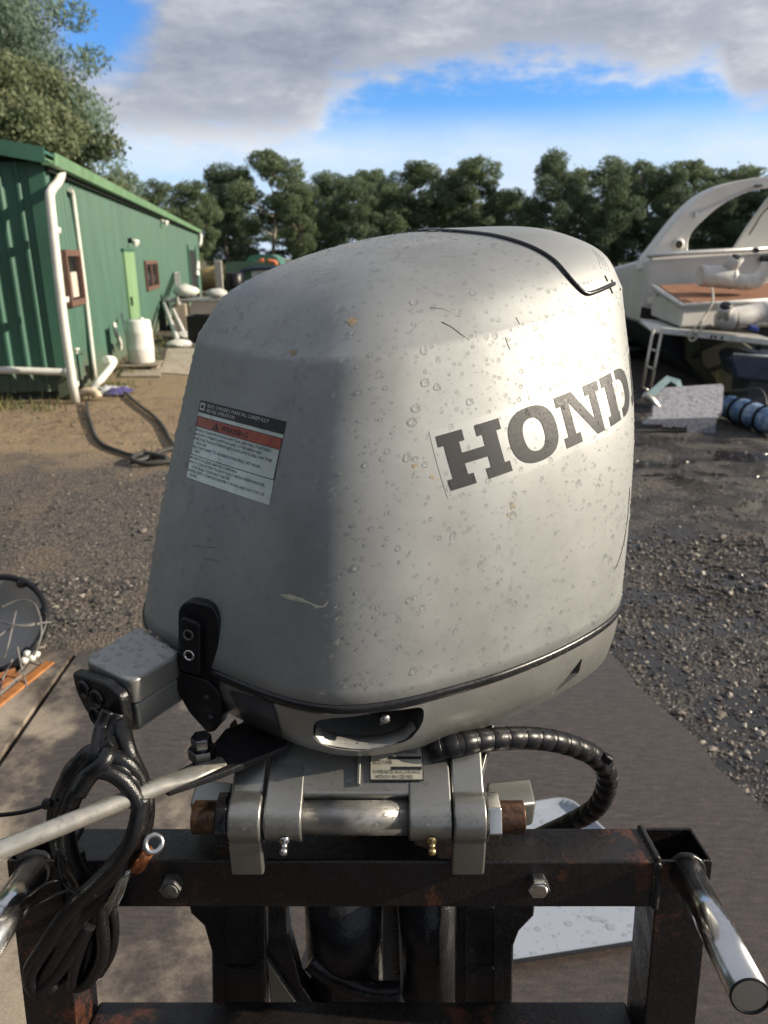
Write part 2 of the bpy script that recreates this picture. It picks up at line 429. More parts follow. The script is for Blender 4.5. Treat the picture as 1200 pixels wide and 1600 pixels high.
def boolean(o, cs):
    for c in cs:
        m = o.modifiers.new('cut', 'BOOLEAN'); m.operation = 'DIFFERENCE'; m.object = c; m.solver = 'EXACT'
    dg = bpy.context.evaluated_depsgraph_get(); me = bpy.data.meshes.new_from_object(o.evaluated_get(dg)); o.modifiers.clear(); o.data = me
    for c in cs: bpy.data.objects.remove(c)
boolean(pan, [c1, c2])
def sharpen(o, ang=40):
    bm = bmesh.new(); bm.from_mesh(o.data)
    for e in bm.edges:
        if len(e.link_faces) == 2 and e.calc_face_angle(0) > R(ang): e.smooth = False
    for f in bm.faces: f.smooth = True
    bm.to_mesh(o.data); bm.free()
sharpen(pan)
# matt black sheet paints the shade deep in the recess; fittings in it
cen = sum(RP, Vector())/len(RP)
MB().prism([cen + (p-cen)*.985 - rn*.052 for p in RP], -rn*.004).build('recess_back', M_PIT, pan)
cen2 = sum(SPp, Vector())/len(SPp)
MB().prism([cen2 + (p-cen2)*.95 - sn*.012 for p in SPp], -sn*.004).build('vent_slot_back', M_BLACKP, pan)
for (x, y, r_, ln) in ((603, 1138, .0055, .040), (577, 1133, .0035, .030)):
    p, n = hit(x, y, PAN_BVH); p = p - rn*.050
    f = MB().lathe([(r_*1.5, 0), (r_*1.5, .006), (r_, .0065), (r_, ln*.6), (r_*.8, ln*.62), (r_*.8, ln*.8), (r_*1.05, ln*.82), (r_*.9, ln), (0, ln*1.02)], p, rn, 14)
    f.build('flush_fitting', M_STEEL, pan)
lipo = [hit(x, y, PAN_BVH)[0] - rn*.002 for x, y in ((492, 1152), (503, 1163), (520, 1168), (548, 1172), (575, 1173), (605, 1168), (634, 1157), (650, 1142))]
lipi = [hit(x, y, PAN_BVH)[0] - rn*.022 for x, y in ((500, 1160), (512, 1168), (528, 1172), (552, 1175), (575, 1175), (600, 1172), (624, 1165), (642, 1152))]
MB().grid([[a + (b-a)*t + Vector((0, 0, .006*math.sin(t*math.pi))) for a, b in zip(lipo, lipi)] for t in (0, .25, .5, .75, 1)]).build('recess_floor', M_PAN, pan)
# dark insert panel on the front of the pan
def patch(pxs, bvh, n=8):
    (x0,y0),(x1,y1),(x2,y2),(x3,y3) = pxs; rows = []
    for j in range(n+1):
        t = j/n; rr = []
        for i in range(n+1):
            s_ = i/n
            x = (x0*(1-s_)+x1*s_)*(1-t)+(x3*(1-s_)+x2*s_)*t; y = (y0*(1-s_)+y1*s_)*(1-t)+(y3*(1-s_)+y2*s_)*t
            rr.append(hit(x, y, bvh))
        rows.append(rr)
    return rows
rr = patch([(359, 1078), (426, 1098), (443, 1152), (382, 1124)], PAN_BVH, 8)
MB().grid([[p + n*.0018 for p, n in r_] for r_ in rr]).build('front_insert', simple('dark insert', (.035, .036, .042), .45, 0, .2, 50), pan)

# rear top panel and its groove
groove_px = [(655, 362), (690, 361.5), (730, 364), (770, 369), (805, 378), (838, 391), (865, 408), (885, 430), (902, 449), (915, 459), (928, 457), (945, 450), (958, 444)]
gpts = [hit(x, y) for x, y in groove_px]
# local coordinates of the groove on the port half, then mirrored about the engine's centre line
gl = [to_local(p) for p, n in gpts]
half = spline([Vector(g_) for g_ in gl], 4)
gm = MB()
path = []
for q in half:
    path.append(snap(E(*q), .0008))
gm.tube(path, .0028, 8)
# the part that runs over the top, square to the centre line
u_top = gl[1][0]; v_top = gl[1][1]
top = []
for i in range(13):
    v = gl[0][1] + (-abs(v_top)*1.3 - gl[0][1])*i/12
    top.append(snap(E(gl[0][0] - .01*math.sin(i/12*math.pi), v, .47), .0008))
gm.tube(top, .0028, 8)
gm.build('panel_groove', M_GASK, MOTOR)
def in_panel(u, v, w):
    # aft of the groove line
    best = None
    for a, b in zip(half[:-1], half[1:]):
        if min(a.y, b.y) <= v <= max(a.y, b.y):
            t = (v-a.y)/(b.y-a.y+1e-9); uu = a.x + (b.x-a.x)*t; ww = a.z + (b.z-a.z)*t
            best = uu if best is None else min(best, uu)
    vmax = max(q.y for q in half)
    if v > vmax: return False
    if best is None: best = half[0].x
    lowest = half[-1]
    zl = min(q.z for q in half)
    return u < best and w > zl + .002
pl = MB(); idx = {}
for f in cmb.f:
    if len(f) > 4: continue
    c = sum((Vector(cmb.v[i]) for i in f), Vector())/len(f); lc = to_local(c)
    if in_panel(*lc) and lc[1] > -.12: pl.f.append(tuple(f)); pl.sm.append(True)
used = sorted({i for f in pl.f for i in f}); idx = {i: k for k, i in enumerate(used)}
mid = Vector((ecx, ecy, ez0+.15))
pl.v = [tuple(snap(Vector(cmb.v[i]), .0016)) for i in used]; pl.f = [tuple(idx[i] for i in f) for f in pl.f]
if pl.f: pl.build('rear_top_panel', M_COWL, MOTOR)
for k in range(4):    # air slots at the panel's edge
    x0, y0 = 924 + k*5.2, 391 + k*4.3
    a, b = hit(x0, y0)[0], hit(x0+13-k*.6, y0+30-k*3)[0]
    MB().tube([snap(a + (b-a)*t, .0012) for t in (0, .2, .4, .6, .8, 1)], .0009, 8).build('air_slot', M_COWL, MOTOR)
# moulded groove low on the port side
sg = [hit(x, y)[0] for x, y in ((983.5, 762), (981, 800), (976, 838), (969, 868), (961, 888))]
MB().tube([snap(p, .0) for p in spline(sg, 4)], .0009, 6).build('side_groove', M_GASK, MOTOR)

# ---------------------------------------------------------------- lettering on the port side
TS = [.0 + .75*i/1199 for i in range(1200)]
def pt_at_w(t, w):
    lo, hi = 0., 3.
    for _ in range(20):
        m = (lo+hi)/2
        if cowl_pt(t, m).z - ez0 < w: lo = m
        else: hi = m
    return cowl_pt(t, lo)
wmid = hit(800, 690)[0].z - ez0
LINE = [pt_at_w(t, wmid) for t in TS]; ARC = [0.]
for a_, b_ in zip(LINE[:-1], LINE[1:]): ARC.append(ARC[-1] + (b_-a_).length)
def s_of(px, py):
    """arc length along the cowl of the point under a pixel, and its height"""
    p, n = hit(px, py); w = p.z - ez0
    i = min(range(0, 1200, 1), key=lambda k: (LINE[k].x-p.x)**2 + (LINE[k].y-p.y)**2 if p.x > -.2 else 9)
    best = min(range(max(0, i-60), min(1200, i+60), 4), key=lambda k: (pt_at_w(TS[k], w) - p).length)
    return ARC[best], w
def t_of(s_):
    s_ = max(0., min(s_, ARC[-1]-1e-6)); lo, hi = 0, 1199
    while hi-lo > 1:
        m = (lo+hi)//2
        if ARC[m] <= s_: lo = m
        else: hi = m
    return TS[lo] + (TS[hi]-TS[lo])*(s_-ARC[lo])/(ARC[hi]-ARC[lo]+1e-12)
tl = s_of(682, 677); bl = s_of(705, 767); dr = s_of(958, 664)
s0, s1 = bl[0], dr[0]; shear = tl[0] - s0
slope = (dr[1]-bl[1])/(s1-s0); HH = tl[1]-bl[1]
def decal(x, y, off):
    """x along the word in letter heights, y 0..1 up"""
    s_ = s0 + x*HH*WSC + shear*y
    return snap(pt_at_w(t_of(s_), bl[1] + slope*(s_-s0) + HH*y), off)
sl = .26
def rectp(x0, y0, x1, y1): return [(x0, y0), (x1, y0), (x1, y1), (x0, y1)]
LET = {}
LET['H'] = (1.30, [rectp(0, 0, .52, .2), rectp(.11, .2, .41, .8), rectp(0, .8, .52, 1), rectp(.78, 0, 1.30, .2), rectp(.89, .2, 1.19, .8), rectp(.78, .8, 1.30, 1), rectp(.41, .4, .89, .6)])
def ring(cx, rx, ry, ix, iy, n=40, a0=0, a1=2*math.pi):
    out = []
    for k in range(n):
        a, b = a0+(a1-a0)*k/n, a0+(a1-a0)*(k+1)/n
        def pt(an, x, y, e=2.4):
            c, s_ = math.cos(an), math.sin(an); return (cx + math.copysign(abs(c)**(2/e), c)*x, .5 + math.copysign(abs(s_)**(2/e), s_)*y)
        out.append([pt(a, ix, iy), pt(a, rx, ry), pt(b, rx, ry), pt(b, ix, iy)])
    return out
LET['O'] = (1.16, ring(.58, .58, .52, .25, .31))
LET['N'] = (1.30, [rectp(0, 0, .46, .2), rectp(.12, .2, .34, .8), rectp(.84, .8, 1.30, 1), rectp(.96, .36, 1.18, .8), [(0, .8), (.20, .8), (.20, 1), (0, 1)], [(.20, .8), (.36, .8), (.47, 1), (.20, 1)], [(.36, .8), (.94, 0), (1.18, 0), (.47, 1)], [(.96, .0), (1.18, .0), (1.18, .36), (.96, .36)]])
LET['D'] = (1.20, [rectp(0, 0, .45, .2), rectp(.11, .2, .41, .8), rectp(0, .8, .45, 1)] + [[(x*.88+.22 if x > .26 else .40, y) for x, y in q] for q in ring(.42, .68, .5, .32, .3, 24, -math.pi/2, math.pi/2)])
LET['A'] = (1.30, [rectp(0, 0, .46, .2), rectp(.84, 0, 1.30, .2), [(.12, .2), (.32, .2), (.66, 1), (.46, 1)], [(.88, .2), (1.14, .2), (.80, 1), (.56, 1)], rectp(.38, .3, .95, .45)])
GAP = .10
tot = sum(LET[c][0] for c in 'HOND') + 3*GAP
WSC = (s1-s0)/HH/(tot - .30)*1.19
side = MB(); ext = 8
nx, ny = 60, 10
X1 = tot + 1.30 + GAP
side.grid([[decal(-.10 + (X1+.22)*i/nx, -.12 + 1.24*j/ny, .0003) for i in range(nx+1)] for j in range(ny+1)])
sd = side.build('side_decal', M_CLEAR, MOTOR)
x = 0.
for c in 'HONDA':
    mb = MB(); wd, polys = LET[c]
    for pg in polys:
        P = [Vector((a, b, 0)) for a, b in pg]
        # bilinear subdivision so that the film follows the curved cowl
        k = 5 if c != 'O' else 3
        rows = [[((P[0]*(1-i/k)+P[1]*(i/k))*(1-j/k) + (P[3]*(1-i/k)+P[2]*(i/k))*(j/k)) for i in range(k+1)] for j in range(k+1)]
        mb.grid([[decal(x+q.x, q.y, .0007) for q in r_] for r_ in rows])
    mb.build('letter', M_DECAL, sd); x += wd + GAP

# ---------------------------------------------------------------- printed warning label on the front
def text_polys(s_, size=1.0):
    cu = bpy.data.curves.new('t', 'FONT'); cu.body = s_; cu.size = size; cu.resolution_u = 1
    o = bpy.data.objects.new('t', cu); COL.objects.link(o)
    dg = bpy.context.evaluated_depsgraph_get(); me = bpy.data.meshes.new_from_object(o.evaluated_get(dg))
    V = [(v.co.x, v.co.y) for v in me.vertices]; Fs = [tuple(p.vertices) for p in me.polygons]
    bpy.data.objects.remove(o); bpy.data.curves.remove(cu); bpy.data.meshes.remove(me)
    return V, Fs
LC = [hit(x, y)[0] for x, y in ((314, 625), (448, 659), (421, 789), (292, 745))]
def lab(s_, t, off):
    p = (LC[0]*(1-s_)+LC[1]*s_)*(1-t) + (LC[3]*(1-s_)+LC[2]*s_)*t; return snap(p, off)
def lgrid(s0_, t0_, s1_, t1_, off, n=10): return MB().grid([[lab(s0_+(s1_-s0_)*i/n, t0_+(t1_-t0_)*j/n, off) for i in range(n+1)] for j in range(n+1)])
M_FOIL = NT('foil label'); 
M_FOIL.set(M_FOIL.ramp(M_FOIL.noise(30, 4), [(.3, (.46, .52, .52)), (.7, (.66, .68, .62))]), .30, .35); M_FOIL = M_FOIL.m
M_REDP = simple('faded red print', (.34, .075, .045), .4, 0, .25, 120)
M_BLKP = simple('black print', (.012, .012, .015), .4, 0, .2, 80)
M_WHTP = simple('white print', (.62, .62, .60), .45, 0, .1, 80)
wl = lgrid(0, 0, 1, 1, .0004).build('warning_label', M_FOIL, MOTOR)
lgrid(0, 0, 1, .155, .0007).build('black_band', M_BLKP, wl)
lgrid(.0, .205, 1, .335, .0007).build('red_band', M_REDP, wl)
rules = MB()
for (a, b, c, d) in ((0, .20, 1, .208), (0, .333, 1, .340), (0, .695, 1, .703), (.994, .205, 1, .70), (0, .205, .006, .70)):
    n = 8; rules.grid([[lab(a+(c-a)*i/n, b+(d-b)*j, .0008) for i in range(n+1)] for j in (0, 1)])
rules.build('rule_lines', M_BLKP, wl)
def put_text(s_, x0, y, h, wmax, mat, name='print'):
    V, Fs = text_polys(s_); w = max(v[0] for v in V); k = wmax/w
    mb = MB(); mb.add([lab(x0+v[0]*k, y - v[1]*h/.7, .0010) for v in V], Fs); return mb.build(name, mat, wl)
put_text("READ OWNER'S MANUAL CAREFULLY", .13, .068, .044, .72, M_WHTP)
put_text("BEFORE OPERATION", .13, .130, .044, .36, M_WHTP)
MB().grid([[lab(.02+.075*i, .03+.09*j, .001) for i in (0, 1)] for j in (0, 1)]).build('book_symbol', M_WHTP, wl)
MB().grid([[lab(.035+.045*i, .05+.05*j, .0012) for i in (0, 1)] for j in (0, 1)]).build('book_symbol', M_BLKP, wl)
put_text("WARNING", .36, .312, .075, .31, M_BLKP)
MB().add([lab(.25, .318, .001), lab(.33, .318, .001), lab(.29, .222, .001)], [(0, 1, 2)]).build('warning_triangle', M_BLKP, wl)
MB().add([lab(.284, .30, .0012), lab(.296, .30, .0012), lab(.293, .25, .0012), lab(.287, .25, .0012)], [(0, 1, 2, 3)]).build('warning_triangle', M_REDP, wl)
for s_, y, wd in (("PLACE TRANSMISSION IN NEUTRAL BEFORE STARTING.", .395, .88), ("DO NOT OPERATE WITH ENGINE COVER REMOVED.", .45, .80), ("BE SURE THE ANTIVENTILATION PLATE IS BELOW THE", .505, .90), ("WATER LINE.", .558, .16), ("DO NOT SHIFT TO REVERSE SUDDENLY AT HIGH", .612, .80), ("SPEED.", .665, .09),
                  ("CHECK OIL LEVEL BEFORE STARTING.", .755, .58), ("FLUSH THE SYSTEM THOROUGHLY WITH FRESH WATER", .81, .88), ("AFTER EACH USE IN SALT WATER.", .865, .52), ("EMERGENCY STARTING INSTRUCTIONS ARE ON TOP OF", .92, .89), ("ENGINE.", .972, .11)):
    put_text(s_, .05, y, .036, wd, M_BLKP)
for y in (.378, .433, .488, .595, .738, .793, .903):
    MB().grid([[lab(.012+.022*i, y+.02*j-.01, .001) for i in (0, 1)] for j in (0, 1)]).build('bullet_mark', M_BLKP, wl)

# ---------------------------------------------------------------- scuffs: chipped paint with a shape of its own
M_CHIP = simple('bare primer', (.50, .47, .36), .6, 0, .2, 90)
M_SCR = simple('dark scratch', (.16, .145, .12), .6, 0, .3, 90)
def scuff(pxs, mat, off=.0003):
    MB().add([snap(hit(x, y)[0], off) for x, y in pxs], [tuple(range(len(pxs)))]).build('paint_chip', mat, MOTOR)
scuff([(436, 929), (452, 928), (470, 934), (497, 936), (514, 940), (509, 948), (494, 951), (487, 944), (468, 940), (450, 936)], M_CHIP)
for pts, r_ in (([(690, 503), (706, 511), (720, 522), (733, 531)], .0007), ([(672, 481), (690, 482), (704, 487)], .0005), ([(640, 520), (655, 505), (668, 492)], .0003), ([(790, 527), (793, 538), (797, 546)], .0006), ([(806, 496), (812, 507)], .0006)):
    MB().tube([snap(hit(x, y)[0], -.0003*.5) for x, y in pts], r_, 6).build('scratch', M_SCR, MOTOR)
for cx_, cy_, r_ in ((457, 551, 7), (551, 502, 9), (647, 728, 5), (676, 745, 5), (801, 790, 8), (795, 805, 6)):
    rnd = random.Random(cx_); scuff([(cx_ + r_*math.cos(a)*rnd.uniform(.4, 1.2), cy_ + r_*.8*math.sin(a)*rnd.uniform(.4, 1.2)) for a in [k*.9 for k in range(7)]], simple('tan stain %d' % cx_, (.33, .25, .15) if cx_ < 700 else (.30, .27, .21), .6, 0, .3, 150))
for a, b in (((302, 852), (340, 856)), ((318, 873), (342, 876))):
    MB().tube([snap(hit(a[0]+(b[0]-a[0])*t, a[1]+(b[1]-a[1])*t)[0], -.0001) for t in (0, .5, 1)], .0005, 5).build('scratch', M_SCR, MOTOR)
# ---------------------------------------------------------------- cowl latch
lp, ln_ = hit(313, 1000); 
ln_ = Vector((ln_.x, ln_.y, ln_.z*.6)).normalized(); ln_ = (ln_ + Vector((.30, -.55, 0))).normalized()
lt = Vector((0, 0, 1)).cross(ln_).normalized()      # to the picture's right
lu = ln_.cross(lt).normalized()                     # up the face
def LP(a, b, c): return lp + lt*a + lu*b + ln_*c
def plate(pts, c0, c1, r=.006): return MB().prism([LP(q.x, q.y, c0) for q in rounded([Vector((a, b, 0)) for a, b in pts], r, 4)], ln_*(c1-c0))
latch = bevel(plate([(-.024, -.045), (.030, -.050), (.030, .034), (.022, .047), (-.008, .050), (-.020, .040)], -.006, .012, .008).build('latch', M_BLACKP, MOTOR), .003)
lev_m = plate([(-.018, -.030), (.009, -.034), (.011, .028), (-.012, .034)], .012, .021, .006)
lever = bevel(lev_m.build('latch_lever', M_BLACKP, latch), .0025)
for y in (.014, -.010):
    MB().lathe([(.0065, 0), (.0065, .0012), (.0045, .0014), (.0045, -.003), (0, -.003)], LP(-.003, y, .0212), ln_, 16).build('lever_hole', simple('hole lining', (.10, .09, .08), .3, .5, .3, 90) if y > 0 else M_STEEL, latch)
hook = bevel(plate([(-.024, -.032), (.016, -.040), (.030, -.052), (.031, -.082), (.024, -.100), (.014, -.104), (-.008, -.082), (-.022, -.058)], -.010, .017, .005).build('latch_hook', M_BLACKP, latch), .003)
for a, b in ((.014, -.060), (.018, -.084)):
    MB().lathe([(0, .003), (.003, .0025), (.0045, 0), (.0045, -.004)], LP(a, b, .0175), ln_, 12).build('rivet', M_DARKMET, latch)

# ---------------------------------------------------------------- connector box on the starboard front of the pan
BZ = 1.185
bt = [at_z(x, y, BZ) for x, y in ((130, 1029), (206, 1066), (283, 1020), (216, 977))]
def boxed(z0, z1, ins=0., name='b', mat=M_PAN, par=MOTOR):
    c = sum(bt, Vector())/4
    P = rounded([c + (p-c)*(1-ins) for p in bt], .012, 4)
    P = [Vector((p.x, p.y, z0)) for p in P]; return bevel(MB().prism(P, (0, 0, z1-z0)).build(name, mat, par), .006, 3)
cb = boxed(BZ-.030, BZ, 0, 'connector_box', M_PAN)
fdir = (bt[1]-bt[0]).normalized(); odir = Vector((fdir.y, -fdir.x, 0)); 
if odir.dot(Vector((0,-1,0))) < 0: odir = -odir
wdt = (bt[1]-bt[0]).length
lowp = [(0.004, -.0305), (wdt-.004, -.0305), (wdt-.004, -.062), (wdt-.016, -.070), (wdt-.03, -.064), (.012, -.058), (.004, -.05)]
dep = -(bt[2]-bt[1]); 
low = MB().prism([bt[0] + fdir*a + Vector((0, 0, b)) - odir*.004 for a, b in lowp], -dep*.97); 
bevel(low.build('box_base', M_PAN, cb), .004, 2)
gr = [(-.004, -.012), (.004, -.010), (wdt*.7, -.004), (wdt-.004, -.012), (wdt-.003, -.052), (wdt-.02, -.068), (wdt*.5, -.072), (.012, -.056), (-.002, -.035)]
gro = MB().prism([bt[0] + fdir*q.x + Vector((0, 0, q.y)) for q in rounded([Vector((a, b, 0)) for a, b in gr], .008, 3)], odir*.014)
gro = bevel(gro.build('grommet', M_RUB, cb), .004, 2)
for a, b, r_ in ((.018, -.024, .008), (.040, -.028, .0085), (.034, -.052, .009)):
    MB().lathe([(r_*1.25, 0), (r_*1.2, .003), (r_, .003), (r_*.9, -.008), (0, -.008)], bt[0] + fdir*a + Vector((0, 0, b)) + odir*.0142, odir, 16).build('cable_port', M_GASK, cb)

# ---------------------------------------------------------------- steering arm, bolt and link rod
AZ = 1.085
arm = [at_z(x, y, AZ) for x, y in ((246, 1222), (318, 1180), (352, 1138), (400, 1120), (460, 1150), (445, 1166), (345, 1208), (262, 1236))]
bevel(MB().prism(arm, (0, 0, -.008)).build('steering_arm', M_DARKMET, MOTOR), .002)
bp = at_z(317, 1184, AZ)
bolt = MB(); hexp = lambda r_, n=6, c=bp: [(c.x + r_*math.cos(k*2*math.pi/n+.3), c.y + r_*math.sin(k*2*math.pi/n+.3), 0) for k in range(n)]
def hexnut(z0, z1, r_): return [Vector((p[0], p[1], z0)) for p in hexp(r_)], (0, 0, z1-z0)
bolt.prism(*hexnut(AZ+.001, AZ+.014, .0155)); bolt.prism(*hexnut(AZ+.016, AZ+.028, .0115)); bolt.cyl(bp + Vector((0, 0, -.004)), bp + Vector((0, 0, .018)), .0085, 14); bolt.prism(*hexnut(AZ-.024, AZ-.009, .0125))
bevel(bolt.build('steering_bolt', simple('dark plated steel', (.20, .20, .205), .28, 1., .3, 90), MOTOR), .0012)
ra, rb = at_z(-160, 1392, AZ), at_z(350, 1189, AZ+.003)
pathr = [ra + (rb-ra)*t for t in (0, .3, .55, .72, .78, .82, .88, 1)]
MB().tube(pathr, [.0092, .0092, .0092, .0092, .0092, .010, .0115, .008], 18, flat=[1, 1, 1, 1, .9, .55, .3, .25]).build('steering_link_rod', M_RODM, MOTOR)

# ---------------------------------------------------------------- swivel bracket, tilt tube, clamp brackets
TY, TZ = .655, 1.022                                   # tilt tube axis
def tx(px): # x of a pixel column at the tube
    d = TY*CP + (CAM_H-TZ)*SP; return (px-600)/FPX*d
tube_c = Vector((0, TY, TZ))
def TP(px, dy=0, dz=0): return Vector((tx(px), TY+dy, TZ+dz))
def ring_prism(px0, px1, prof, name, mat, par, bw=.0025):
    """profile in the y-z plane, run along x"""
    P = [Vector((tx(px0), TY+a, TZ+b)) for a, b in prof]; return bevel(MB().prism(P, (tx(px1)-tx(px0), 0, 0)).build(name, mat, par), bw, 2)
def arc(r_, a0, a1, n=10): return [(r_*math.cos(R(a0+(a1-a0)*k/n)), r_*math.sin(R(a0+(a1-a0)*k/n))) for k in range(n+1)]
swivel = None
# body: sloping plate from the tube up to the steering head
def sweep_x(px_rows, name, mat, par):
    """rows of (px0, px1, y, z): a lofted slab"""
    pass
kn = arc(.024, 100, 330, 16)
swivel = ring_prism(416, 474, kn + [(.055, .012), (.085, .040), (.082, .058), (.03, .040)], 'swivel_bracket', M_BRK, MOTOR)
ring_prism(638, 704, kn + [(.055, .012), (.085, .040), (.082, .058), (.03, .040)], 'swivel_knuckle', M_BRK, swivel)
top = MB()
P = [(428, .004, .026), (694, .004, .026), (690, .05, .050), (668, .085, .066), (440, .085, .066), (424, .05, .050)]
top.prism([Vector((tx(x), TY+a, TZ+b)) for x, a, b in P], (0, .010, -.022))
bevel(top.build('swivel_plate', M_BRK, swivel), .004, 3)
rib = MB(); rib.box(TP(560, .045, .050), (.004, .075, .008), Matrix.Rotation(R(28), 3, 'X')); bevel(rib.build('swivel_rib', M_BRK, swivel), .001)
MB().cyl(TP(470), TP(642), .0185, 24).build('tilt_tube', simple('stained tube', (.30, .29, .27), .36, .6, .4, 24), MOTOR)
MB().lathe([(.019, 0), (.0193, .012), (.0193, .05), (.019, .056)], TP(540), (1, 0, 0), 24).build('rust_patch', simple('rust stain', (.20, .085, .03), .6, .1, .5, 90), MOTOR) if False else None
for px in (448, 673):
    p = TP(px, -.0215, -.0095)
    MB().lathe([(.0055, 0), (.0055, .004), (.004, .0045), (.0034, .010), (.0044, .0105), (.0042, .0145), (.0022, .017), (0, .0172)], p, (0, -.82, -.57), 12).build('grease_nipple', M_BRASS if px > 500 else M_STEEL, swivel)
# certification plate
cpl = MB(); A, B, C, D = [Vector((tx(x), TY+a, TZ+b)) for x, a, b in ((577, .0595, .0585), (661, .0595, .0585), (663, .016, .0345), (578, .016, .0345))]
pn = (B-A).cross(D-A).normalized(); pn = pn if pn.z > 0 else -pn
def cp(s_, t, o=.0008): return (A*(1-s_)+B*s_)*(1-t) + (D*(1-s_)+C*s_)*t + pn*o
plate_o = cpl.add([cp(0, 0), cp(1, 0), cp(1, 1), cp(0, 1)], [(0, 1, 2, 3)]).build('rating_plate', simple('etched plate', (.50, .48, .40), .35, .5, .1, 60), swivel)
pr = MB()
for (a, b, c, d) in ((0, 0, 1, .03), (0, .97, 1, 1), (0, 0, .015, 1), (.985, 0, 1, 1), (.4, .14, .95, .22), (.35, .44, .97, .51), (.4, .68, .97, .75)): pr.add([cp(a, b, .0013), cp(c, b, .0013), cp(c, d, .0013), cp(a, d, .0013)], [(0, 1, 2, 3)])
pr.build('plate_rules', M_BLKP, swivel)
def plate_text(s_, x0, y, h, wmax):
    V, Fs = text_polys(s_); k = wmax/max(v[0] for v in V)
    MB().add([cp(x0+v[0]*k, y - v[1]*h/.7, .0013) for v in V], Fs).build('plate_print', M_BLKP, swivel)
plate_text('FULL THROTTLE RPM RANGE', .06, .38, .10, .84); plate_text('RATED POWER', .06, .63, .10, .36); plate_text('POWER RATED IN ACCORDANCE', .06, .84, .09, .88); plate_text('WITH ISO PROCEDURES', .10, .95, .08, .7)
# clamp brackets: arm, tube boss, front pad, ear over the rail, leg down behind the rail
def clamp(side):
    s = side; a0, a1 = (706, 757) if s > 0 else (412, 361)
    boss = arc(.0265, 95, 300, 16)
    prof = boss + [(.004, -.058), (-.0135, -.058), (-.0135, -.058)][0:0]
    prof = arc(.0265, 70, 215, 12) + [(-.0225, -.020), (-.020, -.062), (-.006, -.063), (-.003, -.030), (.030, -.028), (.066, .0), (.098, .058), (.085, .064), (.045, .052)]
    o = ring_prism(a0, a1, prof, 'clamp_bracket', M_BRK, MOTOR, .003)
    fl = MB(); x0 = a1; x1 = a1 + (28 if s > 0 else -22)
    fl.prism([TP(x0, .035, .028), TP(x1, .085, .060), TP(x1 - 8*s, .100, .060), TP(x0 - 10*s, .07, .028)], (0, .006, -.03)); bevel(fl.build('clamp_flange', M_BRK, o), .003)
    e = MB(); xa, xb = (771, 851) if s > 0 else (350, 279)
    e.prism([TP(xa, .018, -.004), TP(xb, .040, -.016), TP(xb, .046, -.053), TP(xa, .030, -.054)], (0, .040, .004)); bevel(e.build('clamp_ear', M_BRK, o), .004)
    n0, n1, t1 = (758, 780, 818) if s > 0 else (360, 341, 303)
    nm = MB(); nm.tube([TP(n0), TP(n1)], .0265, 6, True, False); bevel(nm.build('tube_nut', M_STEEL if s > 0 else M_DARKMET, o), .002)
    tm = MB(); k = 11; pth = []; rad = []
    for i in range(k*2+1): pth.append(TP(n1 + (t1-n1)*i/(k*2))); rad.append(.0178 if i % 2 else .0162)
    tm.tube(pth, rad, 24, True, True); tm.build('tube_thread', M_THREAD, o)
    L = MB(); Y0 = .722
    out = [(290, 1395), (415, 1395), (415, 1640), (332, 1640), (330, 1490), (318, 1448), (297, 1428)] if s < 0 else [(838, 1395), (714, 1395), (714, 1640), (800, 1640), (803, 1480), (812, 1456), (835, 1432)]
    L.prism([at_y(x, y, Y0) for x, y in out], (0, .035, 0)); lg = bevel(L.build('clamp_leg', M_DARKMET, o), .004)
    for (y0, y1) in ((1420, 1510), (1514, 1575)):
        f = MB(); w0, w1 = (352, 402) if s < 0 else (728, 772)
        P = rounded([at_y(w0, y0, Y0-.002), at_y(w1, y0, Y0-.002), at_y(w1, y1, Y0-.002), at_y(w0, y1, Y0-.002)], .006)
        c = sum(P, Vector())/len(P); rim = MB()
        n = len(P); outer = [c + (p-c)*1.07 for p in P]
        rim.add(P + outer + [p + Vector((0, .004, 0)) for p in outer], [(i, (i+1) % n, n+(i+1) % n, n+i) for i in range(n)] + [(n+i, n+(i+1) % n, 2*n+(i+1) % n, 2*n+i) for i in range(n)])
        rim.build('leg_pocket', M_DARKMET, o)
    return o
clamp(-1); clamp(1)
# trim rams and motor leg behind the rail
ram = MB()
for px, r_ in ((536, 64), (666, 48)):
    a, b = at_y(px, 1350, .80), at_y(px+4, 1545, .80); ram.cyl(a, b, r_/FPX*.99, 28)
    o = ram.build('trim_ram', M_DARKMET, MOTOR); ram = MB()
ramend = MB().tube(spline([at_y(485, 1500, .765), at_y(520, 1525, .755), at_y(575, 1548, .75), at_y(625, 1550, .75)], 6), .014, 14).build('trim_pipe', M_DARKMET, MOTOR)
MB().box(at_y(600, 1620, .80), (.20, .07, .12), None, .012).build('ram_base', M_DARKMET, MOTOR)
cur = MB(); outl = [(416, 1395), (448, 1395), (452, 1470), (470, 1540), (510, 1600), (440, 1600), (420, 1540), (414, 1470)]
bevel(MB().prism([at_y(x, y, .745) for x, y in outl], (0, .03, 0)).build('stern_arm', M_DARKMET, MOTOR), .004)
bevel(MB().prism([at_y(x, y, .735) for x, y in ((416, 1500), (464, 1570), (468, 1582), (424, 1582))], (0, .01, 0)).build('arm_web', M_BRK, MOTOR), .002)
leg = MB(); rowsl = []
for w, uf, ub, hv in ((-.105, .10, .25, .085), (-.16, .07, .20, .075), (-.25, .045, .15, .062), (-.40, .035, .13, .055), (-.60, .03, .13, .05), (-.72, .03, .12, .04)):
    rowsl.append([E(.0 - .02 + (uf if math.cos(t) > 0 else ub)*math.copysign(abs(math.cos(t))**.8, math.cos(t)), hv*math.copysign(abs(math.sin(t))**.8, math.sin(t)), w) for t in [2*math.pi*k/32 for k in range(32)]])
leg.grid(rowsl, True, True); leg.build('midsection', M_DARKMET, MOTOR)
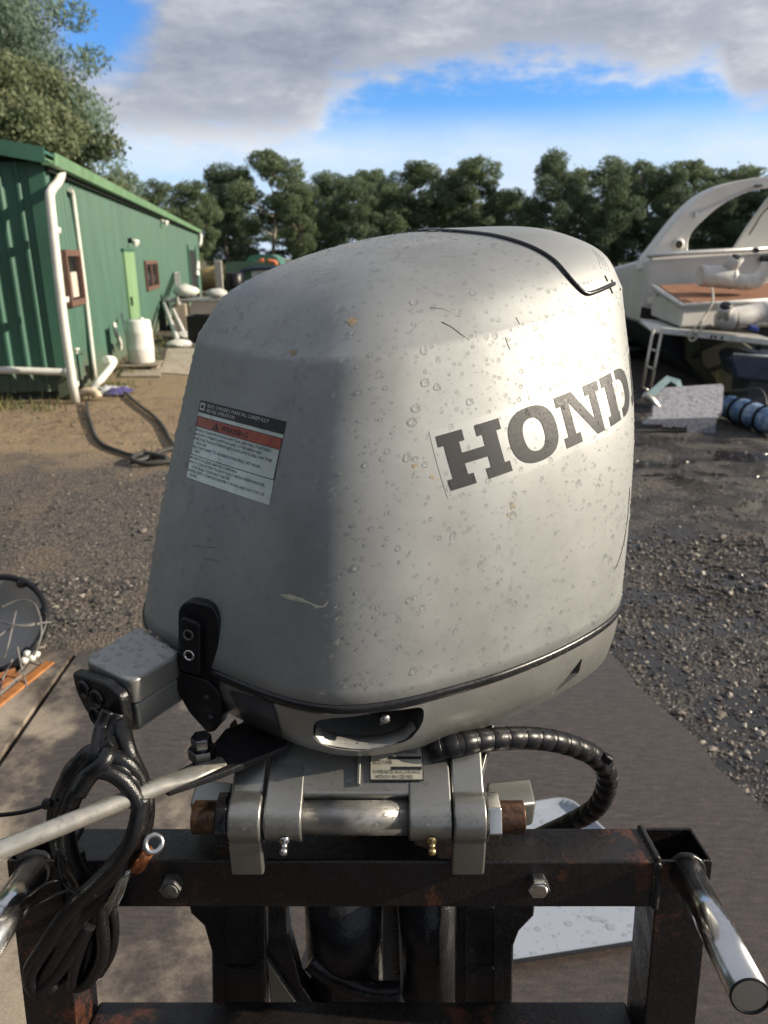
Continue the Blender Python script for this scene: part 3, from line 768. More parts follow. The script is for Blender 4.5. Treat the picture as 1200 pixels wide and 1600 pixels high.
gc = MB(); rowsg = []
for u, r_ in ((.17, .004), (.15, .025), (.10, .045), (.0, .052), (-.12, .048), (-.20, .040)): rowsg.append([E(u+.07, r_*math.cos(a), -.79 + r_*math.sin(a)) for a in [2*math.pi*k/20 for k in range(20)]])
gc.grid(rowsg, True, True); gc.build('gearcase', M_PAN, MOTOR)
MB().prism([E(u, -.006, w) for u, w in ((.14, -.82), (-.03, -.82), (-.04, -.98), (.04, -.985))], PORT*.012).build('skeg', M_PAN, MOTOR)
bl_ = MB()
for k in range(3):
    a = k*2*math.pi/3; d1 = Vector((0, math.cos(a), math.sin(a))); d2 = Vector((0, -math.sin(a), math.cos(a)))
    pts = [(.02, -.02), (.08, -.05), (.125, -.02), (.12, .04), (.06, .05), (.02, .03)]
    bl_.prism([E(-.16 + s_*.5, d1.y*r_ + d2.y*s_, -.79 + d1.z*r_ + d2.z*s_) for r_, s_ in pts], FWD*.006)
bl_.cyl(E(-.13, 0, -.79), E(-.22, 0, -.79), .036, 16); bl_.build('propeller', M_DARKMET, MOTOR)

# ---------------------------------------------------------------- spiral-wrapped hose
hp = [at_y(x, y, Y) for x, y, Y in ((672, 1172, .70), (715, 1163, .70), (760, 1156, .715), (810, 1153, .73), (855, 1156, .745), (895, 1166, .76), (930, 1183, .775), (948, 1208, .79), (946, 1235, .80), (932, 1261, .815), (905, 1279, .84), (868, 1296, .87), (820, 1318, .90))]
hs = spline(hp, 8); hose = MB(); hose.tube(hs, [.0128]*len(hs), 16); hose_o = hose.build('wrapped_hose', M_RUB, MOTOR)
for i in range(2, len(hs)-12, 4):
    t = (hs[i+1]-hs[i-1]).normalized(); MB().tube([hs[i-1] - t*.001, hs[i-1], hs[i+2], hs[i+2] + t*.001], [.0129, .0134, .0134, .0129], 16).build('spiral_wrap', M_BLACKP, hose_o)
tie = hs[48]; MB().box(tie + Vector((.012, -.008, .004)), (.012, .010, .012), Matrix.Rotation(.6, 3, 'Y'), .002).build('cable_tie', M_BLACKP, hose_o)
MB().cyl(TP(694, .06, .075), TP(694, .06, .045), .004, 10).build('pivot_pin', M_STEEL, swivel)

# ---------------------------------------------------------------- stand
LEAN = R(7)
RY, RZ, TB = .649, .967, .060                          # rail front-top edge and tube size
STAND = root('engine_stand', (-.027, RY+.03, 0), 'rusty black square-tube stand with two bare steel push handles carrying the motor', 'stand')
def ST(x, d, h):
    """d behind the front face, h above the rail top, in the leaning frame of the stand"""
    return Vector((x, RY + d*math.cos(LEAN) + h*math.sin(LEAN), RZ - d*math.sin(LEAN) + h*math.cos(LEAN)))
def beam(x0, x1, d0, d1, h0, h1, name, par=STAND, mat=None, bw=.004):
    P = [ST(x0, d0, h0), ST(x1, d0, h0), ST(x1, d1, h0), ST(x0, d1, h0)]; return bevel(MB().prism(P, ST(x0, d0, h1) - ST(x0, d0, h0)).build(name, mat or M_STAND, par), bw, 2)
XR, XL = .305, -.419
beam(XL+TB+.001, XR-.001, 0, TB, -TB, 0, 'top_rail')
beam(XL+TB+.001, XR-.001, 0, TB, -.245-TB, -.245, 'cross_rail')
beam(XL+TB+.001, XR-.001, 0, TB, -.80-TB, -.80, 'cross_rail')
def post(x0):
    w = .004; m = MB(); o = [(x0, 0), (x0+TB, 0), (x0+TB, TB), (x0, TB)]; i = [(x0+w, w), (x0+TB-w, w), (x0+TB-w, TB-w), (x0+w, TB-w)]
    h0, h1 = -.935, .0005
    V = [ST(a, b, h0) for a, b in o] + [ST(a, b, h1) for a, b in o] + [ST(a, b, h1) for a, b in i] + [ST(a, b, -.3) for a, b in i]
    F = [(k, (k+1) % 4, 4+(k+1) % 4, 4+k) for k in range(4)] + [(4+k, 4+(k+1) % 4, 8+(k+1) % 4, 8+k) for k in range(4)] + [(8+k, 8+(k+1) % 4, 12+(k+1) % 4, 12+k) for k in range(4)] + [(12, 13, 14, 15), (3, 2, 1, 0)]
    return bevel(m.add(V, F).build('post', M_STAND, STAND), .003, 2)
post(XR); post(XL)
for x0 in (XL, XR): beam(x0, x0+TB, -.06, .62, -.967-.02+.045, -.935, 'foot', STAND, None, .003)
# weld beads
wb = MB(); rnd = random.Random(4)
def weld(a, b, n):
    m = MB()
    for k in range(n):
        t = k/(n-1); p = a + (b-a)*t; m.lathe([(0, .0035), (.0035, .0022), (.0048, 0)], p, (0, -.5, .8), 8)
    m.build('weld_bead', M_DARKMET, STAND)
weld(ST(XR-.001, .004, .001), ST(XR-.001, TB-.004, .001), 16); weld(ST(XR-.001, -.001, -.004), ST(XR-.001, -.001, -TB+.004), 14); weld(ST(XL+TB, .004, .001), ST(XL+TB, TB-.004, .001), 14)
# handles
def handle(sx, px0, px1):
    a = Vector((sx, RY+.004, RZ-.014)); b = at_y(px1[0], px1[1], .475)
    d = (b-a).normalized(); h = MB(); h.cyl(a, b, .0175, 28); ho = h.build('handle', M_CHROME, STAND)
    m = MB(); m.lathe([(.0176, -.0002), (.0176, .0012), (.0158, .0012), (.0156, -.01), (0, -.01)], b, d, 28); m.build('handle_end', M_BLACKP, ho)
    u_ = d.orthogonal().normalized(); v_ = d.cross(u_); rw = random.Random(int(sx*100)); wm = MB()
    ringw = [a + d*(.004 + rw.uniform(-.0008, .0008)) + (u_*math.cos(k*.2618) + v_*math.sin(k*.2618))*.0182 for k in range(25)]
    wm.tube(ringw, [.0038 + rw.uniform(-.0007, .0007) for _ in ringw], 8, False)
    wm.build('weld_bead', M_DARKMET, ho)
    return ho
handle(.337, None, (1172, 1556)); handle(-.390, None, (-40, 1500))
for px in (270, 839):
    p = at_y(px, 1377, RY - .002); q = Vector((p.x, RY - .040*math.sin(LEAN) - .0005, p.z))
    m = MB(); m.tube([q + Vector((0, .004, 0)), q - Vector((0, .010, 0))], .0125, 6, True, False); m.lathe([(.0088, 0), (.0085, .001), (0, .0012)], q - Vector((0, .010, 0)), (0, -1, 0), 12)
    bevel(m.build('mounting_bolt', M_STEEL if px > 500 else simple('weathered bolt', (.17, .17, .16), .45, .8, .4, 120), MOTOR), .0012)

# ---------------------------------------------------------------- coiled cables
COIL = root('wiring_harness', at_y(150, 1520, .60), 'coil of thick black cables tied with zip ties hanging from the grey connector box', 'cables')
def cable(pts, r_, mat=M_RUB, name='cable', n=12, k=7):
    return MB().tube(spline([at_y(*p) for p in pts], k), r_, n).build(name, mat, COIL)
C0 = .620
cable([(172, 1110, .66), (160, 1140, .65), (150, 1180, C0), (115, 1230, C0), (95, 1290, C0+.005), (110, 1360, C0), (150, 1400, C0-.01), (190, 1360, C0-.015), (215, 1300, C0-.01), (222, 1240, C0), (200, 1195, C0), (160, 1182, C0), (115, 1200, C0+.008), (92, 1260, C0+.01)], .0088)
cable([(185, 1115, .66), (175, 1150, .645), (163, 1190, C0-.01), (128, 1222, C0-.012), (106, 1280, C0-.012), (112, 1340, C0-.012), (150, 1420, C0-.016), (105, 1470, C0-.02), (70, 1510, C0-.02), (60, 1530, C0-.02), (85, 1520, C0-.012), (130, 1450, C0-.01), (190, 1370, C0-.02), (212, 1310, C0-.022), (218, 1262, C0-.015), (190, 1218, C0-.01), (150, 1205, C0-.012), (122, 1240, C0-.02)], .0085)
cable([(190, 1130, .655), (200, 1175, C0+.01), (222, 1225, C0+.012), (228, 1275, C0+.01), (210, 1330, C0), (170, 1385, C0-.025), (120, 1440, C0-.03), (85, 1500, C0-.03), (66, 1534, C0-.03)], .0092)
cable([(222, 1245, C0-.01), (205, 1315, C0-.028), (160, 1370, C0-.034), (110, 1420, C0-.036), (70, 1480, C0-.036), (48, 1520, C0-.034), (60, 1545, C0-.034), (95, 1510, C0-.03), (140, 1440, C0-.026)], .0088)
cable([(120, 1330, C0), (132, 1400, C0-.01), (142, 1470, C0-.01), (130, 1520, C0-.01), (112, 1528, C0-.015), (122, 1490, C0-.02), (148, 1430, C0-.02), (165, 1390, C0-.02)], .0078)
cable([(150, 1400, C0-.004), (160, 1460, C0-.006), (150, 1510, C0-.006), (120, 1535, C0-.006), (95, 1526, C0-.004)], .0072)
cable([(170, 1395, C0), (178, 1450, C0), (172, 1490, C0), (155, 1520, C0+.004)], .0062)
cable([(128, 1190, C0), (100, 1225, C0+.012), (84, 1275, C0+.014), (92, 1330, C0+.01), (115, 1375, C0), (135, 1400, C0-.01)], .0075)
rnd = random.Random(12)
def jitter(pts, s): return [(x + rnd.uniform(-s, s), y + rnd.uniform(-s, s), Y + rnd.uniform(-.006, .012)) for x, y, Y in pts]
ringp = [(176, 1165, C0+.01), (140, 1185, C0), (112, 1215, C0), (96, 1262, C0), (98, 1318, C0), (122, 1372, C0-.008), (158, 1395, C0-.012), (192, 1362, C0-.012), (214, 1312, C0-.01), (222, 1258, C0), (206, 1212, C0), (172, 1190, C0)]
for k in range(3): cable(jitter(ringp, 7), .0078)
tailp = [(208, 1300, C0-.02), (180, 1352, C0-.026), (138, 1402, C0-.028), (100, 1450, C0-.028), (66, 1500, C0-.026), (52, 1532, C0-.024), (74, 1544, C0-.022), (104, 1506, C0-.016), (140, 1440, C0-.014)]
for k in range(2): cable(jitter(tailp, 7), .0082)
cable([(150, 1392, C0-.02), (158, 1440, C0-.02), (160, 1490, C0-.02), (140, 1530, C0-.02), (116, 1538, C0-.02), (118, 1500, C0-.024), (140, 1440, C0-.026)], .0074)
# eyelet lug with its copper crimp
q = at_y(240, 1318, C0-.03); ax = Vector((.25, -.75, .6)).normalized()
m = MB(); m.lathe([(.0055, -.001), (.0055, .001), (.0105, .001), (.0105, -.001), (.0055, -.001)], q, ax, 24); m.build('cable_lug', M_STEEL, COIL)
MB().tube([at_y(233, 1330, C0-.03), at_y(224, 1340, C0-.029), at_y(213, 1355, C0-.027)], [.006, .0075, .008], 10).build('copper_crimp', M_COPPER, COIL)
br = MB(); rnd = random.Random(8)
for k in range(26):
    o = rnd.uniform(-9, 9); br.tube(spline([at_y(198+o*.6, 1362+rnd.uniform(-4, 4), C0-.03), at_y(186+o, 1392, C0-.034+rnd.uniform(-.004, .004)), at_y(172+o*1.3, 1418+rnd.uniform(-10, 14), C0-.034+rnd.uniform(-.006, .006))], 4), .0007, 5)
br.build('frayed_braid', M_STEEL, COIL)
def strap(pts, r_): return MB().tube(spline([at_y(*p) for p in pts], 6), r_, 8, flat=None).build('zip_tie', M_BLACKP, COIL)
strap([(-30, 1276, C0-.02), (30, 1270, C0-.018), (72, 1258, C0-.014), (90, 1250, C0-.016)], .0022)
MB().box(at_y(74, 1256, C0-.016), (.009, .008, .011), None, .002).build('zip_tie', M_BLACKP, COIL)
strap([(-10, 1450, C0-.06), (40, 1425, C0-.045), (88, 1398, C0-.04), (112, 1390, C0-.038)], .0018)
strap([(-10, 1438, C0-.06), (30, 1412, C0-.045), (74, 1380, C0-.04), (104, 1376, C0-.03)], .0014)
strap([(98, 1320, C0-.01), (92, 1350, C0-.02), (100, 1378, C0-.03), (112, 1392, C0-.04), (140, 1400, C0-.04), (165, 1396, C0-.03)], .0016)

# ---------------------------------------------------------------- drops of water standing on the motor
def drops(bvh_mb, name, count, smin, smax, seed, keep=None, par=MOTOR, flatk=1.0):
    V = np.array([tuple(v) for v in bvh_mb.v]); tri = []
    for f in bvh_mb.f:
        if len(f) > 4: continue
        tri.append((f[0], f[1], f[2]))
        if len(f) == 4: tri.append((f[0], f[2], f[3]))
    tri = np.array(tri); A, B, C = V[tri[:,0]], V[tri[:,1]], V[tri[:,2]]
    nn = np.cross(B-A, C-A); ar = np.linalg.norm(nn, axis=1); ok = ar > 1e-12; tri, A, B, C, nn, ar = tri[ok], A[ok], B[ok], C[ok], nn[ok], ar[ok]; nn = nn/ar[:,None]
    cen = V.mean(0); fl = ((A-cen)*nn).sum(1) < 0; nn[fl] *= -1
    rg = np.random.default_rng(seed); pk = rg.choice(len(tri), count, p=ar/ar.sum()); r1, r2 = rg.random(count), rg.random(count); s1 = np.sqrt(r1)
    P = A[pk]*(1-s1)[:,None] + B[pk]*(s1*(1-r2))[:,None] + C[pk]*(s1*r2)[:,None]; Nn = nn[pk]
    rad = np.exp(rg.normal(math.log(smin), .55, count)).clip(smin*.45, smax)
    grid = {}; vs = []; fs = []; seg, ringn = 9, 3
    order = np.argsort(-rad)
    ang = np.arange(seg)*2*math.pi/seg; k = 0
    for i in order:
        p, n, r_ = P[i], Nn[i], rad[i]
        # facing the camera or upwards only; the far side is hidden and may stay dry
        if keep and not keep(p, n): continue
        key = tuple((p/.008).astype(int)); bad = False
        for dx in (-1, 0, 1):
            for dy in (-1, 0, 1):
                for dz in (-1, 0, 1):
                    for (pp, rr_) in grid.get((key[0]+dx, key[1]+dy, key[2]+dz), ()):
                        if ((p-pp)**2).sum() < ((r_+rr_)*1.15)**2: bad = True; break
        if bad: continue
        grid.setdefault(key, []).append((p, r_))
        g_ = np.array([0, 0, -1.]); dn = g_ - n*(g_@n); steep = np.linalg.norm(dn)
        if steep < 1e-3: dn = np.array([1., 0, 0])
        else: dn = dn/steep
        sd_ = np.cross(n, dn); el = 1 + (.10 + .5*rg.random()**3)*steep; hgt = r_*(.62 if steep > .6 else .46)*flatk; wob = 1 + .10*rg.normal(size=seg)*(r_/smin > 1.2)
        for h, q in ((-.12, 1.0), (.42, .90), (.80, .58)):
            sag = dn[None,:]*(r_*.16*steep*(h if h > 0 else 0))
            vs.append(p + n*hgt*h + (sd_[None,:]*np.cos(ang)[:,None]*r_*q*(wob[:,None]) + dn[None,:]*np.sin(ang)[:,None]*r_*q*el*(wob[:,None])) + sag)
        vs.append((p + n*hgt*.97 + dn*r_*.14*steep)[None,:])
        b = k*(seg*3+1)
        for j in range(2):
            for a in range(seg): fs.append((b+j*seg+a, b+j*seg+(a+1) % seg, b+(j+1)*seg+(a+1) % seg, b+(j+1)*seg+a))
        for a in range(seg): fs.append((b+2*seg+a, b+2*seg+(a+1) % seg, b+3*seg))
        k += 1
    VV = np.concatenate(vs); m = MB(); m.v = [tuple(v) for v in VV]; m.f = fs; m.sm = [True]*len(fs)
    o = m.build(name, M_WATER, par, fix=True); o['kind'] = 'stuff'; return o
def vis(p, n): return (np.array([0, 0, 1.6]) - p) @ n > -.02
drops(cmb, 'water_drops', 11500, .00098, .0042, 3, vis)
drops(pm, 'water_drops', 4200, .0008, .0020, 5, vis)
bx_ = MB(); bx_.add([Vector((p.x, p.y, BZ+.0005)) for p in bt], [(0, 1, 2, 3)]); bx_.v.append((0.0, 0.8, .5)); drops(bx_, 'water_drops', 130, .0016, .005, 9)
sw_ = MB(); sw_.add([Vector((tx(x), TY+a, TZ+b+.0006)) for x, a, b in P[0:0] + [(428, .004, .026), (694, .004, .026), (690, .05, .050), (668, .085, .066), (440, .085, .066), (424, .05, .050)]], [(0, 1, 2, 3), (0, 3, 4, 5)]); sw_.v.append((0.0, .9, .5)); drops(sw_, 'water_drops', 420, .0011, .003, 10)
kn_ = MB()
for (a, b, r_) in ((361, 412, .0266), (706, 757, .0266), (416, 474, .0241), (638, 704, .0241), (476, 636, .0187)):
    kn_.grid([[Vector((tx(a + (b-a)*i/4), TY + r_*math.cos(R(t)), TZ + r_*math.sin(R(t)))) for i in range(5)] for t in range(75, 220, 12)])
drops(kn_, 'water_drops', 900, .0010, .0026, 12)
rd_ = MB(); rd_.tube(pathr, [.0093]*len(pathr), 16, False); drops(rd_, 'water_drops', 420, .0010, .0026, 13, lambda p, n: n[2] > -.3)
# ------------------------------------------------------------------ ground and slab
def ground_mat():
    m = NT('gravel yard'); p = m.pos(); sp = m.n('ShaderNodeSeparateXYZ'); m.l(p, sp.inputs[0]); x, y, z = sp.outputs
    big = m.noise(.35, 5, .6, p); mid = m.noise(2.2, 6, .65, p); fine = m.noise(38, 6, .7, p); vo = m.voro(70, p, 'Color'); vd = m.voro(70, p)
    sv = m.n('ShaderNodeSeparateColor'); m.l(vo, sv.inputs[0])
    grav = m.ramp(m.math('ADD', m.math('MULTIPLY', fine, .6), m.math('MULTIPLY', sv.outputs[0], .4)), [(.30, (.038, .034, .032)), (.52, (.092, .079, .069)), (.72, (.18, .153, .125)), (.9, (.36, .32, .27))])
    tan = m.ramp(m.math('ADD', m.math('MULTIPLY', mid, .6), m.math('MULTIPLY', fine, .4)), [(.32, (.17, .12, .070)), (.55, (.33, .24, .14)), (.75, (.44, .34, .21))])
    dark = m.ramp(fine, [(.35, (.018, .018, .019)), (.6, (.050, .046, .043)), (.8, (.13, .115, .10))])
    # sandy band in front of the shed
    wob = m.math('MULTIPLY', m.math('SUBTRACT', mid, .5), 1.6)
    yy = m.math('ADD', m.math('ADD', y, m.math('MULTIPLY', x, .12)), wob)
    band = m.math('MULTIPLY', m.smooth(yy, 5.2, 6.2), m.math('SUBTRACT', 1.0, m.smooth(yy, 10.5, 13)))
    band = m.math('MULTIPLY', band, m.math('SUBTRACT', 1.0, m.smooth(x, -1.2, .5)))
    c = m.mix(m.math('MULTIPLY', band, .92), grav, tan)
    br = m.math('MULTIPLY', m.smooth(mid, .5, .62), .55); c = m.mix(br, c, m.ramp(fine, [(.3, (.085, .066, .048)), (.7, (.23, .175, .12))]))
    # damp gravel right and round the slab; darkening also paints in shadow bands
    wet = m.math('MULTIPLY', m.smooth(m.math('ADD', x, m.math('MULTIPLY', m.math('SUBTRACT', big, .5), 3.0)), .5, 1.7), m.smooth(m.math('ADD', mid, m.math('MULTIPLY', big, .5)), .52, .82))
    nearw = m.math('MULTIPLY', m.smooth(m.math('ADD', x, wob), .4, 1.2), m.math('SUBTRACT', 1.0, m.smooth(m.math('ADD', y, wob), 3.2, 4.2)))
    lw = m.math('MULTIPLY', m.math('SUBTRACT', 1.0, m.smooth(m.math('ADD', x, m.math('MULTIPLY', wob, .4)), -1.7, -1.3)), m.math('SUBTRACT', 1.0, m.smooth(m.math('ADD', y, wob), 2.7, 3.6)))
    wet = m.math('MAXIMUM', m.math('MAXIMUM', wet, m.math('MULTIPLY', nearw, .92)), m.math('MULTIPLY', lw, .75))
    wet = m.math('MULTIPLY', wet, m.math('SUBTRACT', 1.0, m.smooth(m.math('ADD', x, m.math('MULTIPLY', y, .15)), 4.0, 6.5)))
    c = m.mix(m.math('MULTIPLY', wet, .85), c, dark)
    # grass beyond the yard
    far = m.smooth(m.math('ADD', y, m.math('MULTIPLY', wob, 4)), 34, 46)
    c = m.mix(far, c, m.ramp(mid, [(.3, (.035, .045, .015)), (.7, (.12, .11, .045))]))
    pn = m.noise(1.9, 4, .6, p, (1, 1.6, 1)); pud = m.math('MULTIPLY', m.smooth(m.math('ADD', pn, m.math('MULTIPLY', fine, .12)), .555, .60), m.smooth(m.math('ADD', x, m.math('MULTIPLY', wob, .5)), .75, 1.15))
    pud = m.math('MULTIPLY', m.math('MULTIPLY', pud, m.math('SUBTRACT', 1.0, m.smooth(x, 4.0, 5.5))), m.math('SUBTRACT', 1.0, m.smooth(y, 6.2, 7.5)))
    c = m.mix(pud, c, (.020, .018, .017)); dry = m.math('SUBTRACT', 1.0, m.math('MULTIPLY', pud, .97))
    rough = m.math('SUBTRACT', .92, m.math('MULTIPLY', wet, m.math('MULTIPLY', m.smooth(mid, .40, .56), .80)))
    rough = m.math('MAXIMUM', m.math('SUBTRACT', rough, m.math('MULTIPLY', pud, .95)), .045)
    m.set(c, rough, 0, spec=.5)
    m.bump(m.math('MULTIPLY', vd, -1.0), .9, .012, dry).bump(fine, .8, .012, dry).bump(mid, .6, .03, dry); return m.m
M_GROUND = ground_mat()
gx = [-600, -80, -30, -12, -6, -3.2, -1.9, -1.45, 1.3, 2.2, 4, 8, 14, 30, 80, 600]; gy = [-300, -40, -10, 0, 1, 2, 3, 4, 5, 6, 8, 10, 14, 20, 40, 100, 300, 900]
gr_rows = []
rg = random.Random(2)
for yv in gy: gr_rows.append([(xv, yv, (rg.uniform(-.012, .012) if abs(xv) < 20 and 3 < yv < 15 and not -2 < xv < 1.6 else 0)) for xv in gx])
ground = MB().grid(gr_rows).build('ground', M_GROUND); ground['kind'] = 'structure'

def slab_mat():
    m = NT('wet brushed concrete'); p = m.pos(); big = m.noise(1.3, 6, .6, p); br = m.noise(30, 6, .7, p, (.6, 2.2, 1)); f = m.noise(150, 5, .7, p); md = m.noise(5, 6, .65, p)
    dry = m.ramp(m.math('ADD', m.math('MULTIPLY', md, .5), m.math('MULTIPLY', f, .5)), [(.32, (.20, .165, .125)), (.55, (.33, .28, .215)), (.75, (.44, .38, .30))])
    wet = m.ramp(m.math('ADD', m.math('MULTIPLY', br, .6), m.math('MULTIPLY', f, .4)), [(.32, (.032, .026, .023)), (.52, (.062, .050, .043)), (.75, (.125, .10, .082))])
    sp = m.n('ShaderNodeSeparateXYZ'); m.l(p, sp.inputs[0])
    k = m.math('ADD', big, m.math('ADD', m.math('MULTIPLY', m.math('SUBTRACT', md, .5), .35), m.math('MULTIPLY', sp.outputs[0], .16)))  # paler on the left: drier concrete with sunlit tone put into the colour
    w = m.smooth(k, .28, .42)
    m.set(m.mix(w, dry, wet), m.math('SUBTRACT', .85, m.math('MULTIPLY', w, m.math('ADD', m.math('MULTIPLY', md, .55), .36))), 0)
    m.bump(br, .22, .003).bump(f, .4, .003); return m.m
M_SLAB = slab_mat()
def sheet(pts, z0, z1, name, mat): 
    o = MB().prism([Vector((x, y, z0)) for x, y in pts], (0, 0, z1-z0)).build(name, mat); o['kind'] = 'structure'; return o
rs = random.Random(7)
def ragged(a, b, n, amp):
    out = []
    for k in range(n):
        t = k/n; d = Vector((b[0]-a[0], b[1]-a[1])); nn = Vector((-d.y, d.x)).normalized(); o = rs.uniform(-amp, amp) if k else 0
        out.append((a[0]+d.x*t+nn.x*o, a[1]+d.y*t+nn.y*o))
    return out
sheet([(-1.16, .0), (1.42, 0)] + ragged((1.42, .35), (.90, 2.95), 22, .018) + ragged((.90, 2.95), (-1.28, 2.78), 14, .02) + [(-1.28, 2.75)], -.05, .035, 'slab', M_SLAB)
sheet([(-1.19, .0)] + [(-1.30, 2.72)] + ragged((-1.30, 2.74), (-1.44, 2.72), 4, .01) + ragged((-1.46, 2.7), (-1.34, 0), 22, .015), -.05, .042, 'slab_kerb', M_SLAB)
# stones lying loose on the gravel
def stones(name, n, region, smin, smax, seed, mat):
    rg = np.random.default_rng(seed); ico = bmesh.new(); bmesh.ops.create_icosphere(ico, subdivisions=1, radius=1.0)
    V0 = np.array([tuple(v.co) for v in ico.verts]); F0 = np.array([[v.index for v in f.verts] for f in ico.faces]); ico.free()
    P = []
    while len(P) < n:
        q = region(rg)
        if q is not None: P.append(q)
    P = np.array(P); s = np.exp(rg.normal(math.log(smin), .45, n)).clip(smin*.5, smax)
    V = V0[None]*(1 + .22*rg.normal(size=(n, len(V0), 1))); V = V*np.stack([rg.uniform(.7, 1.3, n), rg.uniform(.7, 1.3, n), rg.uniform(.4, .8, n)], -1)[:, None, :]
    a = rg.uniform(0, 6.28, n); ca, sa = np.cos(a)[:, None], np.sin(a)[:, None]
    V = np.stack([V[..., 0]*ca - V[..., 1]*sa, V[..., 0]*sa + V[..., 1]*ca, V[..., 2]], -1)*s[:, None, None]
    V[..., 0] += P[:, 0:1]; V[..., 1] += P[:, 1:2]; V[..., 2] += (s*.12)[:, None]
    F = (F0[None] + (np.arange(n)*len(V0))[:, None, None]).reshape(-1, 3)
    me = bpy.data.meshes.new(name); me.from_pydata(V.reshape(-1, 3).tolist(), [], F.tolist()); me.materials.append(mat)
    at = me.attributes.new('tint', 'FLOAT', 'POINT'); at.data.foreach_set('value', np.repeat(rg.random(n), len(V0)).astype(np.float32))
    o = bpy.data.objects.new(name, me); COL.objects.link(o); o['kind'] = 'stuff'; return o
def stone_mat():
    m = NT('gravel stone'); a = m.n('ShaderNodeAttribute'); a.attribute_name = 'tint'
    c = m.ramp(a.outputs['Fac'], [(0, (.020, .019, .020)), (.45, (.065, .057, .050)), (.75, (.15, .125, .10)), (.93, (.26, .22, .18)), (1, (.42, .39, .33))])
    m.set(m.mix(m.noise(80, 4, .6, m.pos()), c, m.mix(.5, c, (.03, .03, .03)), 'MIX'), m.ramp(m.noise(1.5, 3, .5, m.pos()), [(.4, .25), (.6, .75)])); return m.m
M_STONE = stone_mat()
def on_slab(x, y): return -1.48 < x < 1.42 - .2*(y-.35) and y < 2.98
def reg1(rg):
    x, y = rg.uniform(-4, 5), 1.2 + 6.5*rg.random()**1.4
    if on_slab(x, y): return None
    return (x, y)
stones('gravel', 22000, reg1, .0055, .026, 1, M_STONE)
def reg2(rg):
    x, y = rg.uniform(.7, 2.3), rg.uniform(1.4, 4.2)
    return None if on_slab(x, y) or x > .9 + .45*y else (x, y)
stones('gravel', 5500, reg2, .006, .018, 4, M_STONE)
def reg3(rg):
    x, y = rg.uniform(-2.6, -1.3), rg.uniform(1.7, 3.6)
    return None if on_slab(x, y) else (x, y)
stones('gravel', 6500, reg3, .006, .018, 5, M_STONE)

# drip tray under the motor
TRAY = MB(); tp = rounded([Vector(p) for p in ((-.16, 1.225, .036), (.30, 1.285, .036), (.80, 1.37, .036), (.56, 1.84, .036), (-.04, 1.70, .036))], .05, 5)
n = len(tp); cen = sum(tp, Vector())/n
def trow(s_, z): return [cen + (p-cen)*s_ + Vector((0, 0, z)) for p in tp]
TRAY.grid([trow(.97, .0), trow(.985, .020), trow(1, .022), trow(.985, .024), trow(.965, .010), trow(.93, .006)], True, True)
TRAY.f.append(tuple(range(5*n, 6*n))); TRAY.sm.append(False); TRAY.f.append(tuple(range(n))); TRAY.sm.append(False)
M_TRAY = simple('pale grey plastic', (.30, .335, .39), .25, 0, .06, 4)
TR = root('drip_tray', tuple(cen), 'flat pale grey plastic tray lying on the concrete under the motor', 'tray')
TRAY.build('tray', M_TRAY, TR)
td = MB(); td.add([p + Vector((0, 0, .0065)) for p in trow(.92, 0)], [tuple(range(n))]); tq = MB(); tq.v = td.v[:]; 
tq.f = [(0, i, i+1) for i in range(1, n-1)]; tq.sm = [False]*len(tq.f); tq.v.append((.2, 1.5, -.5)); drops(tq, 'water_drops', 900, .0030, .010, 21, None, TR)

# ------------------------------------------------------------------ shed
SHC = Vector((-3.73, 8.8, 0)); SD = Vector((-.165, .9863, 0)).normalized(); SN = Vector((SD.y, -SD.x, 0)); GD = -SN; GN = -SD
SLEN, EAVE = 23.9, 2.58
def wh(px, py, off=0.): return on_plane(px, py, SHC + SN*off, SN)
def gh(px, py, off=0.): return on_plane(px, py, SHC + GN*off, GN)
def paint(name, c, rough=.5):
    m = NT(name); p = m.pos(); a = m.noise(3, 6, .65, p, (1, 1, .3)); f = m.noise(40, 5, .6, p)
    col = m.ramp(a, [(.3, tuple(v*.72 for v in c)), (.6, c), (.85, tuple(min(1, v*1.18) for v in c))])
    col = m.mix(m.math('MULTIPLY', m.smooth(f, .6, .8), .2), col, tuple(v*.5 for v in c)); spz = m.n('ShaderNodeSeparateXYZ'); m.l(p, spz.inputs[0])
    splash = m.math('SUBTRACT', 1.0, m.smooth(m.math('ADD', spz.outputs[2], m.math('MULTIPLY', m.math('SUBTRACT', a, .5), .7)), .05, .5))
    col = m.mix(m.math('MULTIPLY', splash, .55), col, (.13, .105, .07))
    col = m.mix(m.math('MULTIPLY', m.smooth(m.noise(9, 6, .7, p, (1, 1, .08)), .55, .75), .25), col, tuple(v*.45 for v in c))
    m.set(col, rough, 0); m.bump(m.noise(8, 3, .5, p), .15, .01); return m.m
M_SHED = paint('green sheet steel', (.046, .135, .092)); M_FASC = paint('light green trim', (.16, .29, .16)); M_DOOR = paint('pale green door', (.20, .34, .17), .6)
M_WHITEP = simple('white pvc', (.66, .66, .60), .45, 0, .12, 8); M_TIMB = simple('weathered brown frame', (.13, .07, .05), .7, 0, .3, 30); M_GLASS = simple('dark window glass', (.015, .017, .02), .08, 0, .3, 3)
SHED = root('shed', tuple(SHC), 'long green corrugated steel shed with pale green gutter and white downpipes', 'shed')
def sheet_mesh(width, h, nr=4):
    pr = []; pitch = width/nr
    for k in range(nr):
        b = k*pitch; pr += [(b, 0), (b+pitch-.075, 0), (b+pitch-.052, .028), (b+pitch-.026, .028), (b+pitch-.004, 0)]
    pr.append((width, 0)); return pr
